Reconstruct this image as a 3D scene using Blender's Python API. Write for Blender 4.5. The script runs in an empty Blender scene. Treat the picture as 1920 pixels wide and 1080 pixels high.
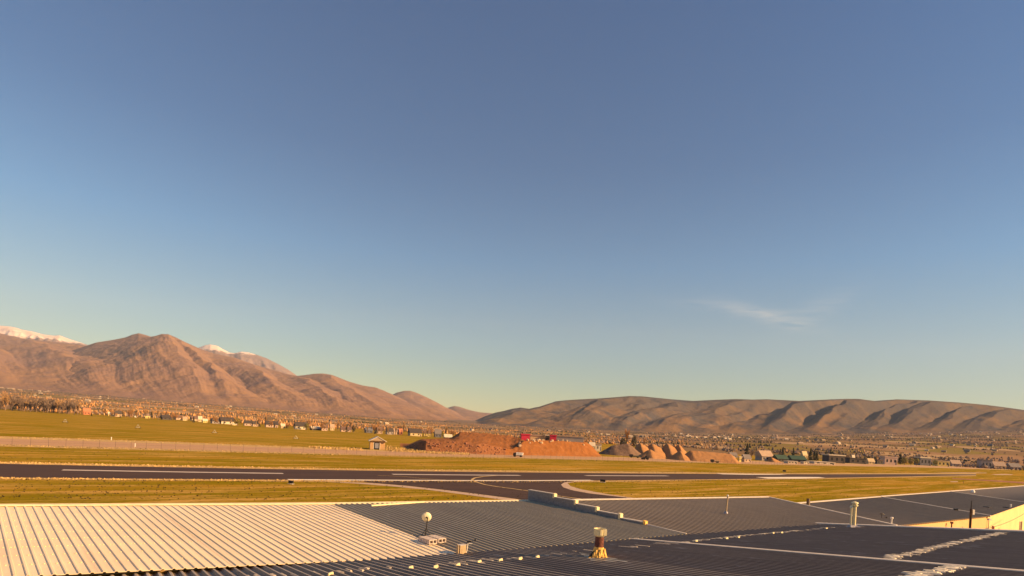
import bpy, bmesh, math, random
import numpy as np
from mathutils import Vector, Matrix

# ------------------------------------------------------------------ scene, camera, sky, sun
S = bpy.context.scene
COL = S.collection
random.seed(7)
rng = np.random.default_rng(11)

F = 1066.67                 # focal length in photo pixels (1920 wide)
CY = 808.0                  # level line at the photo's centre column
ROLL = math.atan(0.06)
CR, SR = math.cos(ROLL), math.sin(ROLL)
H = 10.0                    # camera height above the airfield

cam_d = bpy.data.cameras.new('camera')
cam = bpy.data.objects.new('camera', cam_d)
COL.objects.link(cam)
cam_d.sensor_width = 36.0
cam_d.lens = 36.0 * F / 1920.0
cam_d.shift_y = (CY - 540.0) / 1920.0
cam_d.clip_start = 0.1
cam_d.clip_end = 60000.0
cam.location = (0, 0, H)
cam.rotation_mode = 'QUATERNION'
cam.rotation_quaternion = (Matrix.Rotation(math.radians(90), 3, 'X') @ Matrix.Rotation(ROLL, 3, 'Z')).to_quaternion()
S.camera = cam

SUN_AZ, SUN_EL = math.radians(104.0), math.radians(25.0)
world = bpy.data.worlds.new('World')
S.world = world
world.use_nodes = True
WN, WL = world.node_tree.nodes, world.node_tree.links
WN.clear()
w_out = WN.new('ShaderNodeOutputWorld')
w_bg = WN.new('ShaderNodeBackground')
w_sky = WN.new('ShaderNodeTexSky')
w_sky.sky_type = 'NISHITA'
w_sky.sun_disc = False
w_sky.sun_elevation = SUN_EL
w_sky.sun_rotation = SUN_AZ
w_sky.altitude = 1700
w_sky.air_density = 1.0
w_sky.dust_density = 1.0
w_sky.ozone_density = 1.0
w_bg.inputs['Strength'].default_value = 0.06
# morning air: the dome warms towards the horizon all the way round
w_tc = WN.new('ShaderNodeTexCoord')
w_sep = WN.new('ShaderNodeSeparateXYZ')
WL.new(w_tc.outputs['Generated'], w_sep.inputs[0])
w_ramp = WN.new('ShaderNodeValToRGB')
_e = w_ramp.color_ramp.elements
for _ in range(4): _e.new(0.5)
for _el, (_p, _c) in zip(_e, ((0.0, (0.92, 0.64, 0.33)), (0.07, (0.88, 0.74, 0.45)), (0.15, (0.78, 0.82, 0.66)), (0.28, (0.49, 0.79, 0.85)), (0.42, (0.35, 0.63, 0.78)), (0.62, (0.30, 0.59, 0.81)))):
    _el.position = _p; _el.color = (*_c, 1)
WL.new(w_sep.outputs[2], w_ramp.inputs[0])
w_mul = WN.new('ShaderNodeMix'); w_mul.data_type = 'RGBA'; w_mul.blend_type = 'MULTIPLY'; w_mul.inputs[0].default_value = 1.0
WL.new(w_sky.outputs[0], w_mul.inputs[6]); WL.new(w_ramp.outputs[0], w_mul.inputs[7])
# one thin wisp of cirrus low in the north-east
def w_math(op, a, b=None):
    n = WN.new('ShaderNodeMath'); n.operation = op
    for i, v in enumerate((a, b)):
        if v is None: continue
        if isinstance(v, (int, float)): n.inputs[i].default_value = v
        else: WL.new(v, n.inputs[i])
    return n.outputs[0]
w_az = w_math('ARCTAN2', w_sep.outputs[0], w_sep.outputs[1])
w_el = w_math('ARCSINE', w_sep.outputs[2])
def w_wisp(az0, el0, th, la, lb):
    da = w_math('SUBTRACT', w_az, az0); de = w_math('SUBTRACT', w_el, el0)
    p = w_math('DIVIDE', w_math('ADD', w_math('MULTIPLY', da, math.cos(th)), w_math('MULTIPLY', de, math.sin(th))), la)
    q = w_math('DIVIDE', w_math('SUBTRACT', w_math('MULTIPLY', de, math.cos(th)), w_math('MULTIPLY', da, math.sin(th))), lb)
    return w_math('EXPONENT', w_math('MULTIPLY', w_math('ADD', w_math('MULTIPLY', p, p), w_math('MULTIPLY', q, q)), -1.0))
w_mp = WN.new('ShaderNodeMapping'); w_mp.inputs['Scale'].default_value = (7, 7, 60); w_mp.inputs['Rotation'].default_value = (0, math.radians(9), 0)
WL.new(w_tc.outputs['Generated'], w_mp.inputs[0])
w_no = WN.new('ShaderNodeTexNoise'); w_no.inputs['Scale'].default_value = 2.2; w_no.inputs['Detail'].default_value = 6; w_no.inputs['Roughness'].default_value = 0.6; w_no.inputs['Distortion'].default_value = 0.6
WL.new(w_mp.outputs[0], w_no.inputs['Vector'])
w_sum = w_math('ADD', w_math('ADD', w_wisp(0.412, 0.2055, -0.30, 0.065, 0.011), w_math('MULTIPLY', w_wisp(0.335, 0.2230, -0.12, 0.07, 0.008), 0.45)), w_math('MULTIPLY', w_wisp(0.485, 0.213, 0.45, 0.05, 0.016), 0.5))
w_fac = w_math('MULTIPLY', w_math('MULTIPLY', w_sum, w_math('MAXIMUM', w_math('MULTIPLY', w_math('SUBTRACT', w_no.outputs[0], 0.34), 2.6), 0.0)), 0.42)
w_cl = WN.new('ShaderNodeMix'); w_cl.data_type = 'RGBA'
WL.new(w_fac, w_cl.inputs[0]); WL.new(w_mul.outputs[2], w_cl.inputs[6]); w_cl.inputs[7].default_value = (6.5, 5.6, 4.6, 1)
WL.new(w_cl.outputs[2], w_bg.inputs['Color'])
WL.new(w_bg.outputs[0], w_out.inputs['Surface'])

sun_d = bpy.data.lights.new('sun', 'SUN')
sun_d.energy = 5.0
sun_d.angle = math.radians(0.5)
sun_d.color = (1.0, 0.60, 0.24)
sun = bpy.data.objects.new('sun', sun_d)
COL.objects.link(sun)
sdir = Vector((math.sin(SUN_AZ) * math.cos(SUN_EL), math.cos(SUN_AZ) * math.cos(SUN_EL), math.sin(SUN_EL)))
sun.rotation_mode = 'QUATERNION'
sun.rotation_quaternion = sdir.to_track_quat('Z', 'Y')
sun.location = (60, 0, 60)

S.view_settings.view_transform = 'Standard'
S.view_settings.look = 'None'
S.view_settings.gamma = 1.0
S.view_settings.use_curve_mapping = False
S.view_settings.exposure = 1.36

# ------------------------------------------------------------------ projection helpers (photo pixel -> place)
def ray(px, py):
    a = (px - 960.0) / F
    b = -(py - CY) / F
    return np.array([a * CR - b * SR, 1.0, a * SR + b * CR])

def G(px, py, z=0.0):
    r = ray(px, py)
    d = (z - H) / r[2]
    return np.array([r[0] * d, d, z])

def at_depth(px, py, d):
    r = ray(px, py)
    return np.array([r[0] * d, d, H + r[2] * d])

def level(px):
    return 808.0 + (px - 960.0) * 0.06

# ------------------------------------------------------------------ noise
_perm = rng.permutation(4096)
_grad = rng.uniform(0, 2 * np.pi, 4096)
def perlin(x, y):
    x = np.asarray(x, float); y = np.asarray(y, float)
    xi = np.floor(x).astype(int); yi = np.floor(y).astype(int)
    xf = x - xi; yf = y - yi
    def g(ix, iy, dx, dy):
        k = _grad[_perm[(_perm[ix & 4095] + iy) & 4095]]
        return np.cos(k) * dx + np.sin(k) * dy
    u = xf ** 3 * (xf * (xf * 6 - 15) + 10); v = yf ** 3 * (yf * (yf * 6 - 15) + 10)
    a = g(xi, yi, xf, yf); b = g(xi + 1, yi, xf - 1, yf)
    c = g(xi, yi + 1, xf, yf - 1); d = g(xi + 1, yi + 1, xf - 1, yf - 1)
    return (a + u * (b - a)) + v * ((c + u * (d - c)) - (a + u * (b - a)))
def fbm(x, y, n=4, gain=0.5):
    s = 0; a = 1
    for i in range(n):
        s = s + a * perlin(x * 2 ** i + 17.3 * i, y * 2 ** i - 9.1 * i); a *= gain
    return s
def ridged(x, y, n=4, gain=0.5):
    s = 0; a = 1
    for i in range(n):
        s = s + a * (1 - 2.2 * np.abs(perlin(x * 2 ** i + 31.7 * i, y * 2 ** i + 5.3 * i))); a *= gain
    return s

# ------------------------------------------------------------------ materials
def new_mat(name):
    m = bpy.data.materials.new(name)
    m.use_nodes = True
    nt = m.node_tree
    b = nt.nodes['Principled BSDF']
    return m, nt, b

def ramp(nt, fac, stops, interp='LINEAR'):
    r = nt.nodes.new('ShaderNodeValToRGB')
    r.color_ramp.interpolation = interp
    els = r.color_ramp.elements
    while len(els) < len(stops):
        els.new(0.5)
    for e, (p, c) in zip(els, stops):
        e.position = p
        e.color = (c[0], c[1], c[2], 1) if len(c) == 3 else c
    nt.links.new(fac, r.inputs[0])
    return r.outputs[0]

def coords(nt, kind='Object', scale=(1, 1, 1), rot=(0, 0, 0)):
    if kind == 'Position':
        o = nt.nodes.new('ShaderNodeNewGeometry').outputs['Position']
    else:
        o = nt.nodes.new('ShaderNodeTexCoord').outputs[kind]
    if any(rot):                      # turn first, stretch afterwards
        mr = nt.nodes.new('ShaderNodeMapping')
        mr.inputs['Rotation'].default_value = rot
        nt.links.new(o, mr.inputs[0])
        o = mr.outputs[0]
    mp = nt.nodes.new('ShaderNodeMapping')
    mp.inputs['Scale'].default_value = scale
    nt.links.new(o, mp.inputs[0])
    return mp.outputs[0]

def noise(nt, vec, scale, detail=4, rough=0.55, dist=0.0):
    n = nt.nodes.new('ShaderNodeTexNoise')
    n.inputs['Scale'].default_value = scale
    n.inputs['Detail'].default_value = detail
    n.inputs['Roughness'].default_value = rough
    n.inputs['Distortion'].default_value = dist
    nt.links.new(vec, n.inputs['Vector'])
    return n.outputs[0]

def mix(nt, fac, a, b, mode='MIX'):
    m = nt.nodes.new('ShaderNodeMix')
    m.data_type = 'RGBA'
    m.blend_type = mode
    for sock, val in ((m.inputs[0], fac), (m.inputs[6], a), (m.inputs[7], b)):
        if hasattr(val, 'is_output') or isinstance(val, bpy.types.NodeSocket):
            nt.links.new(val, sock)
        elif isinstance(val, (int, float)):
            sock.default_value = val
        else:
            sock.default_value = (val[0], val[1], val[2], 1)
    return m.outputs[2]

def bump(nt, b, height, strength=0.4, distance=0.02):
    n = nt.nodes.new('ShaderNodeBump')
    n.inputs['Strength'].default_value = strength
    n.inputs['Distance'].default_value = distance
    nt.links.new(height, n.inputs['Height'])
    nt.links.new(n.outputs[0], b.inputs['Normal'])

def simple(name, c, rough=0.7, metal=0.0, var=0.25, scale=6.0, kind='Object', stretch=(1, 1, 1), bmp=0.0, spec=0.3):
    """colour with a two-scale procedural variation"""
    m, nt, b = new_mat(name)
    v = coords(nt, kind, stretch)
    n1 = noise(nt, v, scale, 5, 0.6)
    lo = tuple(x * (1 - var) for x in c)
    hi = tuple(min(1, x * (1 + var)) for x in c)
    col = ramp(nt, n1, [(0.3, lo), (0.7, hi)])
    nt.links.new(col, b.inputs['Base Color'])
    b.inputs['Roughness'].default_value = rough
    b.inputs['Metallic'].default_value = metal
    b.inputs['Specular IOR Level'].default_value = spec
    if bmp:
        bump(nt, b, n1, bmp, 0.05)
    return m

RIB = math.radians(-33.7)
def roof_mat(name, c, rough, dirt, var=0.12, scuff=None, spec=0.4):
    m, nt, b = new_mat(name)
    v = coords(nt, 'Position', (1, 1, 1), (0, 0, RIB))
    st = noise(nt, coords(nt, 'Position', (3.5, 0.12, 1), (0, 0, math.radians(-41))), 1.0, 5, 0.65)
    n2 = noise(nt, v, 0.35, 4, 0.6)
    col = ramp(nt, st, [(0.28, tuple(x * (1 - var) for x in c)), (0.72, tuple(min(1, x * (1 + var)) for x in c))])
    col = mix(nt, ramp(nt, n2, [(0.45, (0, 0, 0)), (0.75, (0.55, 0.55, 0.55))]), col, dirt)
    run = noise(nt, coords(nt, 'Position', (1.6, 0.07, 1), (0, 0, math.radians(-41))), 1.0, 3, 0.5)
    col = mix(nt, ramp(nt, run, [(0.52, (0, 0, 0)), (0.66, (0.22, 0.22, 0.22))]), col, tuple(0.75 * x for x in dirt))
    spot = noise(nt, coords(nt, 'Position'), 3.0, 4, 0.7)
    col = mix(nt, ramp(nt, spot, [(0.68, (0, 0, 0)), (0.76, (0.3, 0.3, 0.3))]), col, tuple(0.7 * x for x in dirt))
    if scuff:
        n3 = noise(nt, coords(nt, 'Position', (7, 0.7, 1), (0, 0, math.radians(-34))), 1.0, 6, 0.7)
        col = mix(nt, ramp(nt, n3, [(0.585, (0, 0, 0)), (0.70, (0.8, 0.8, 0.8))]), col, scuff)
    nt.links.new(col, b.inputs['Base Color'])
    b.inputs['Roughness'].default_value = rough
    b.inputs['Specular IOR Level'].default_value = spec
    bump(nt, b, n2, 0.15, 0.02)
    return m

M = {}
M['white_roof'] = roof_mat('white_painted_roof', (0.82, 0.67, 0.47), 0.5, (0.66, 0.52, 0.36), 0.05)
M['dark_roof'] = roof_mat('slate_roof', (0.33, 0.28, 0.20), 0.5, (0.34, 0.29, 0.22), 0.14, (0.44, 0.38, 0.29), spec=0.2)
M['near_roof'] = roof_mat('weathered_slate_roof', (0.150, 0.112, 0.088), 0.55, (0.185, 0.14, 0.105), 0.22, (0.34, 0.29, 0.25), spec=0.3)
M['pale_crest'] = roof_mat('pale_roof_crest', (0.33, 0.27, 0.215), 0.45, (0.20, 0.16, 0.13), 0.3)
M['far_roof'] = roof_mat('grey_roof', (0.225, 0.185, 0.145), 0.6, (0.26, 0.21, 0.16), 0.12, spec=0.15)
M['trim'] = simple('pale_trim', (0.62, 0.55, 0.48), 0.45, 0, 0.15, 3)
M['ridge_cap'] = simple('cream_ridge_cap', (0.75, 0.66, 0.42), 0.45, 0, 0.12, 3)
M['sealant'] = simple('dried_white_sealant', (0.46, 0.40, 0.33), 0.9, 0, 0.35, 8, bmp=0.6)
M['sealant_fresh'] = simple('pale_sealant', (0.66, 0.60, 0.50), 0.9, 0, 0.25, 8, bmp=0.6)
M['guard'] = simple('cream_plastic', (0.70, 0.62, 0.38), 0.5, 0, 0.1, 4)
M['yellow_wall'] = simple('buff_wall', (0.60, 0.40, 0.20), 0.7, 0, 0.08, 0.6)
M['pale_wall'] = simple('pale_buff_wall', (0.72, 0.52, 0.28), 0.7, 0, 0.08, 0.6)
M['block'] = simple('concrete_block', (0.46, 0.40, 0.38), 0.95, 0, 0.25, 14, bmp=0.5)
M['block_wall'] = simple('grey_block_wall', (0.20, 0.20, 0.22), 0.95, 0, 0.2, 7, bmp=0.5)
M['cap_stone'] = simple('wall_cap', (0.42, 0.40, 0.40), 0.9, 0, 0.2, 6)
M['black_metal'] = simple('black_metal', (0.022, 0.02, 0.02), 0.5, 0.3, 0.3, 8)
M['dish'] = simple('dish_enamel', (0.74, 0.67, 0.46), 0.4, 0, 0.08, 6)
M['galv'] = simple('galvanised_steel', (0.52, 0.50, 0.42), 0.4, 0.5, 0.3, 9)
M['galv_dull'] = simple('dull_flashing', (0.26, 0.26, 0.32), 0.5, 0.3, 0.3, 5)
M['rust'] = simple('rusty_pipe', (0.13, 0.050, 0.040), 0.85, 0.2, 0.5, 9, bmp=0.5)
M['foam'] = simple('yellowed_foam', (0.70, 0.43, 0.12), 0.9, 0, 0.4, 9, bmp=1.0)
M['tar'] = simple('black_tar', (0.02, 0.016, 0.014), 0.6, 0, 0.4, 8)
M['box_beige'] = simple('beige_enamel', (0.38, 0.29, 0.19), 0.5, 0, 0.15, 8)
M['white_paint'] = simple('white_paint', (0.74, 0.72, 0.68), 0.5, 0, 0.1, 5)
M['dark_glass'] = simple('dark_glass', (0.02, 0.022, 0.028), 0.15, 0, 0.2, 5, spec=0.5)
M['dark_paint'] = simple('dark_paint', (0.030, 0.026, 0.028), 0.6, 0, 0.3, 4)
M['wood_pole'] = simple('creosoted_wood', (0.055, 0.034, 0.026), 0.9, 0, 0.3, 6)
M['red_paint'] = simple('red_paint', (0.42, 0.018, 0.055), 0.5, 0, 0.15, 0.6)
M['tyre'] = simple('rubber', (0.02, 0.02, 0.02), 0.9, 0, 0.2, 6)
M['orange'] = simple('orange_paint', (0.5, 0.14, 0.03), 0.6, 0, 0.2, 6)
M['brick'] = simple('golden_brown_block', (0.46, 0.28, 0.14), 0.9, 0, 0.15, 3)
M['soffit'] = simple('painted_soffit', (0.36, 0.26, 0.17), 0.8, 0, 0.1, 2)
M['rock'] = simple('tan_rock', (0.46, 0.33, 0.22), 0.95, 0, 0.35, 1.2, bmp=0.6)
M['wire'] = simple('fence_wire', (0.10, 0.085, 0.08), 0.6, 0.5, 0.1, 2)
M['weed'] = simple('dark_weed', (0.075, 0.055, 0.02), 0.95, 0, 0.5, 0.4, 'Position')
M['dry_grass'] = simple('dry_grass', (0.54, 0.38, 0.17), 0.95, 0, 0.3, 0.25, 'Position')
M['bark'] = simple('bark', (0.19, 0.13, 0.10), 0.95, 0, 0.3, 1.2)
M['twig_tan'] = simple('tan_twigs', (0.44, 0.265, 0.125), 0.95, 0, 0.4, 0.3)
M['twig_orange'] = simple('orange_twigs', (0.42, 0.215, 0.085), 0.95, 0, 0.4, 0.3)
M['twig_grey'] = simple('grey_twigs', (0.20, 0.145, 0.12), 0.95, 0, 0.4, 0.3)
M['needles'] = simple('dark_needles', (0.040, 0.040, 0.022), 0.95, 0, 0.5, 0.5)
M['willow'] = simple('spring_leaves', (0.20, 0.17, 0.035), 0.95, 0, 0.4, 0.5)
M['scrub'] = simple('scrub', (0.10, 0.075, 0.055), 0.95, 0, 0.5, 0.01, 'Position')
M['green_roof'] = simple('green_roof', (0.035, 0.07, 0.05), 0.6, 0, 0.15, 0.4)

def ground_mat():
    m, nt, b = new_mat('airfield_grass')
    rot = (0, 0, math.radians(-38.3))
    pos = coords(nt, 'Position')
    big = noise(nt, coords(nt, 'Position', (0.006, 0.045, 1), rot), 1.0, 5, 0.6)
    mow = noise(nt, coords(nt, 'Position', (0.03, 0.30, 1), rot), 1.0, 5, 0.7)
    fine = noise(nt, pos, 0.9, 6, 0.7)
    mid = noise(nt, pos, 0.08, 5, 0.65)
    col = ramp(nt, big, [(0.34, (0.255, 0.172, 0.013)), (0.5, (0.19, 0.148, 0.009)), (0.64, (0.34, 0.20, 0.024))])
    col = mix(nt, ramp(nt, mow, [(0.48, (0, 0, 0)), (0.62, (0.9, 0.9, 0.9))]), col, (0.48, 0.29, 0.085))
    col = mix(nt, ramp(nt, mid, [(0.50, (0, 0, 0)), (0.72, (0.6, 0.6, 0.6))]), col, (0.30, 0.175, 0.022))
    col = mix(nt, ramp(nt, fine, [(0.34, (0.85, 0.85, 0.85)), (0.47, (0, 0, 0))]), col, (0.17, 0.115, 0.012))
    nt.links.new(col, b.inputs['Base Color'])
    b.inputs['Roughness'].default_value = 0.95
    b.inputs['Specular IOR Level'].default_value = 0.0
    bump(nt, b, fine, 0.9, 0.25)
    return m
M['ground'] = ground_mat()

def strip_mat(name, c, c2, rough=0.9, sc=0.25):
    m, nt, b = new_mat(name)
    n1 = noise(nt, coords(nt, 'Position', (0.1, 1.2, 1), (0, 0, math.radians(-38.3))), sc * 4, 5, 0.65)
    n2 = noise(nt, coords(nt, 'Position'), sc, 5, 0.65)
    col = ramp(nt, n1, [(0.3, c), (0.7, c2)])
    col = mix(nt, ramp(nt, n2, [(0.35, (0, 0, 0)), (0.75, (0.6, 0.6, 0.6))]), col, tuple(0.8 * x for x in c))
    nt.links.new(col, b.inputs['Base Color'])
    b.inputs['Roughness'].default_value = rough
    b.inputs['Specular IOR Level'].default_value = 0.2
    return m
def asphalt_mat():
    m = strip_mat('asphalt', (0.052, 0.029, 0.026), (0.074, 0.044, 0.037)); nt = m.node_tree; b = nt.nodes['Principled BSDF']
    src = b.inputs['Base Color'].links[0].from_socket
    rub = noise(nt, coords(nt, 'Position', (0.012, 0.5, 1), (0, 0, math.radians(-38.3))), 1.0, 5, 0.7)
    nt.links.new(mix(nt, ramp(nt, rub, [(0.5, (0, 0, 0)), (0.66, (0.6, 0.6, 0.6))]), src, (0.024, 0.014, 0.013)), b.inputs['Base Color'])
    return m
M['asphalt'] = asphalt_mat()
M['tar_patch'] = strip_mat('asphalt', (0.052, 0.029, 0.026), (0.074, 0.044, 0.037))
M['road'] = strip_mat('pale_road', (0.41, 0.25, 0.145), (0.46, 0.29, 0.17))
M['verge'] = strip_mat('dry_verge', (0.40, 0.27, 0.10), (0.54, 0.37, 0.17), sc=0.6)
M['gravel'] = strip_mat('pale_gravel', (0.40, 0.29, 0.22), (0.52, 0.40, 0.32), sc=0.6)
M['mark'] = strip_mat('worn_white_marking', (0.42, 0.36, 0.34), (0.62, 0.56, 0.52), 0.8, 0.8)
M['mark_bright'] = strip_mat('white_marking', (0.66, 0.60, 0.52), (0.78, 0.72, 0.64), 0.8, 0.8)
M['mark_yellow'] = strip_mat('yellow_marking', (0.42, 0.30, 0.14), (0.55, 0.40, 0.20), 0.8, 0.8)

def soil_mat(name, a, c, d, sc):
    m, nt, b = new_mat(name)
    pos = coords(nt, 'Position')
    n1 = noise(nt, pos, sc, 6, 0.65)
    n2 = noise(nt, coords(nt, 'Position', (1, 1, 0.35)), sc * 6, 6, 0.7)
    col = ramp(nt, n1, [(0.3, a), (0.7, c)])
    col = mix(nt, ramp(nt, n2, [(0.5, (0, 0, 0)), (0.7, (0.7, 0.7, 0.7))]), col, d)
    nt.links.new(col, b.inputs['Base Color'])
    b.inputs['Roughness'].default_value = 0.97
    b.inputs['Specular IOR Level'].default_value = 0.1
    bump(nt, b, n2, 0.8, 0.5)
    return m
M['soil'] = soil_mat('orange_soil', (0.215, 0.082, 0.026), (0.27, 0.108, 0.036), (0.33, 0.15, 0.062), 0.08)
M['soil_brown'] = soil_mat('brown_soil', (0.26, 0.12, 0.085), (0.34, 0.16, 0.10), (0.15, 0.08, 0.05), 0.07)
M['soil_bank'] = soil_mat('red_bank_soil', (0.20, 0.082, 0.040), (0.26, 0.112, 0.052), (0.33, 0.17, 0.085), 0.25)
M['aggregate'] = soil_mat('tan_aggregate', (0.32, 0.165, 0.075), (0.38, 0.205, 0.095), (0.28, 0.15, 0.075), 0.09)
M['aggregate_grey'] = soil_mat('grey_aggregate', (0.12, 0.085, 0.07), (0.22, 0.14, 0.10), (0.08, 0.06, 0.055), 0.2)

def hill_mat(name, base, paler, dark, snow=False, gold=None):
    m, nt, b = new_mat(name)
    pos = coords(nt, 'Position')
    n1 = noise(nt, pos, 0.0016, 6, 0.6, 0.3)
    n2 = noise(nt, coords(nt, 'Position', (1, 0.5, 1.6)), 0.011, 6, 0.7)
    n3 = noise(nt, coords(nt, 'Position', (1, 0.6, 1.5)), 0.028, 5, 0.75)
    n4 = noise(nt, coords(nt, 'Position', (1, 0.6, 1.5)), 0.05, 4, 0.75)
    col = ramp(nt, n1, [(0.35, base), (0.65, paler)])  # two ground tones in noise patches
    col = mix(nt, ramp(nt, n2, [(0.52, (0, 0, 0)), (0.66, (0.85, 0.85, 0.85))]), col, dark)
    col = mix(nt, ramp(nt, n3, [(0.62, (0, 0, 0)), (0.74, (0.55, 0.55, 0.55))]), col, tuple(min(1, 1.5 * x) for x in paler))
    col = mix(nt, ramp(nt, n4, [(0.56, (0, 0, 0)), (0.66, (0.6, 0.6, 0.6))]), col, tuple(0.62 * x for x in dark))
    if gold:      # dry grass on the lower benches, scrub higher up
        sg = nt.nodes.new('ShaderNodeSeparateXYZ'); nt.links.new(nt.nodes.new('ShaderNodeNewGeometry').outputs['Position'], sg.inputs[0])
        mg = nt.nodes.new('ShaderNodeMapRange'); mg.inputs[1].default_value = 330; mg.inputs[2].default_value = 110; nt.links.new(sg.outputs[2], mg.inputs[0])
        ng = noise(nt, coords(nt, 'Position', (1, 0.7, 1.5)), 0.0045, 5, 0.65)
        mm = nt.nodes.new('ShaderNodeMath'); mm.operation = 'MULTIPLY'; nt.links.new(mg.outputs[0], mm.inputs[0])
        nt.links.new(ramp(nt, ng, [(0.46, (0, 0, 0)), (0.60, (0.9, 0.9, 0.9))]), mm.inputs[1])
        col = mix(nt, mm.outputs[0], col, gold)
    if snow:
        sx = nt.nodes.new('ShaderNodeSeparateXYZ')
        nt.links.new(nt.nodes.new('ShaderNodeNewGeometry').outputs['Position'], sx.inputs[0])
        mr = nt.nodes.new('ShaderNodeMapRange')
        mr.inputs[1].default_value = 985; mr.inputs[2].default_value = 1285
        nt.links.new(sx.outputs[2], mr.inputs[0])
        ad = nt.nodes.new('ShaderNodeMath'); ad.operation = 'ADD'
        nt.links.new(mr.outputs[0], ad.inputs[0])
        ns = noise(nt, coords(nt, 'Position', (1, 1, 1.0)), 0.007, 6, 0.7)
        nt.links.new(ns, ad.inputs[1])
        col = mix(nt, ramp(nt, ad.outputs[0], [(0.92, (0, 0, 0)), (1.08, (1, 1, 1))]), col, (0.70, 0.58, 0.54))
    nt.links.new(col, b.inputs['Base Color'])
    b.inputs['Roughness'].default_value = 1.0
    b.inputs['Specular IOR Level'].default_value = 0.0
    bump(nt, b, n2, 0.6, 14.0)
    return m
M['hill_left'] = hill_mat('sage_hillside', (0.215, 0.134, 0.108), (0.28, 0.165, 0.098), (0.180, 0.118, 0.104))
M['hill_right'] = hill_mat('oak_hillside', (0.080, 0.070, 0.074), (0.125, 0.090, 0.066), (0.054, 0.054, 0.068), gold=(0.225, 0.135, 0.070))
M['snow_hill'] = hill_mat('snowy_hillside', (0.24, 0.175, 0.17), (0.28, 0.20, 0.17), (0.19, 0.15, 0.15), True)

def valley_mat():
    m, nt, b = new_mat('valley_floor')
    vo = nt.nodes.new('ShaderNodeTexVoronoi')
    vo.inputs['Scale'].default_value = 0.009
    nt.links.new(coords(nt, 'Position', (0.6, 1.0, 1), (0, 0, -0.67)), vo.inputs['Vector'])
    sx = nt.nodes.new('ShaderNodeSeparateColor')
    nt.links.new(vo.outputs['Color'], sx.inputs[0])
    col = ramp(nt, sx.outputs[0], [(0.0, (0.20, 0.135, 0.08)), (0.25, (0.16, 0.115, 0.055)), (0.45, (0.27, 0.17, 0.10)),
                                   (0.65, (0.20, 0.155, 0.05)), (0.85, (0.36, 0.25, 0.15))], 'CONSTANT')
    n2 = noise(nt, coords(nt, 'Position'), 0.03, 6, 0.7)
    col = mix(nt, ramp(nt, n2, [(0.50, (0, 0, 0)), (0.68, (0.7, 0.7, 0.7))]), col, (0.20, 0.135, 0.095))
    sy = nt.nodes.new('ShaderNodeSeparateXYZ'); nt.links.new(nt.nodes.new('ShaderNodeNewGeometry').outputs['Position'], sy.inputs[0])
    mr = nt.nodes.new('ShaderNodeMapRange'); mr.inputs[1].default_value = 1900; mr.inputs[2].default_value = 3400; nt.links.new(sy.outputs[1], mr.inputs[0])
    ad = nt.nodes.new('ShaderNodeMath'); ad.operation = 'MULTIPLY'; nt.links.new(mr.outputs[0], ad.inputs[0]); ad.inputs[1].default_value = 0.85
    col = mix(nt, ad.outputs[0], col, (0.16, 0.112, 0.088))
    nt.links.new(col, b.inputs['Base Color'])
    b.inputs['Roughness'].default_value = 1.0
    b.inputs['Specular IOR Level'].default_value = 0.0
    return m
M['valley'] = valley_mat()

_colmats = {}
def paint(c, rough=0.75):
    key = tuple(round(x, 3) for x in c)
    if key not in _colmats:
        _colmats[key] = simple('house_paint', c, rough, 0, 0.12, 0.4)
    return _colmats[key]

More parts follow.
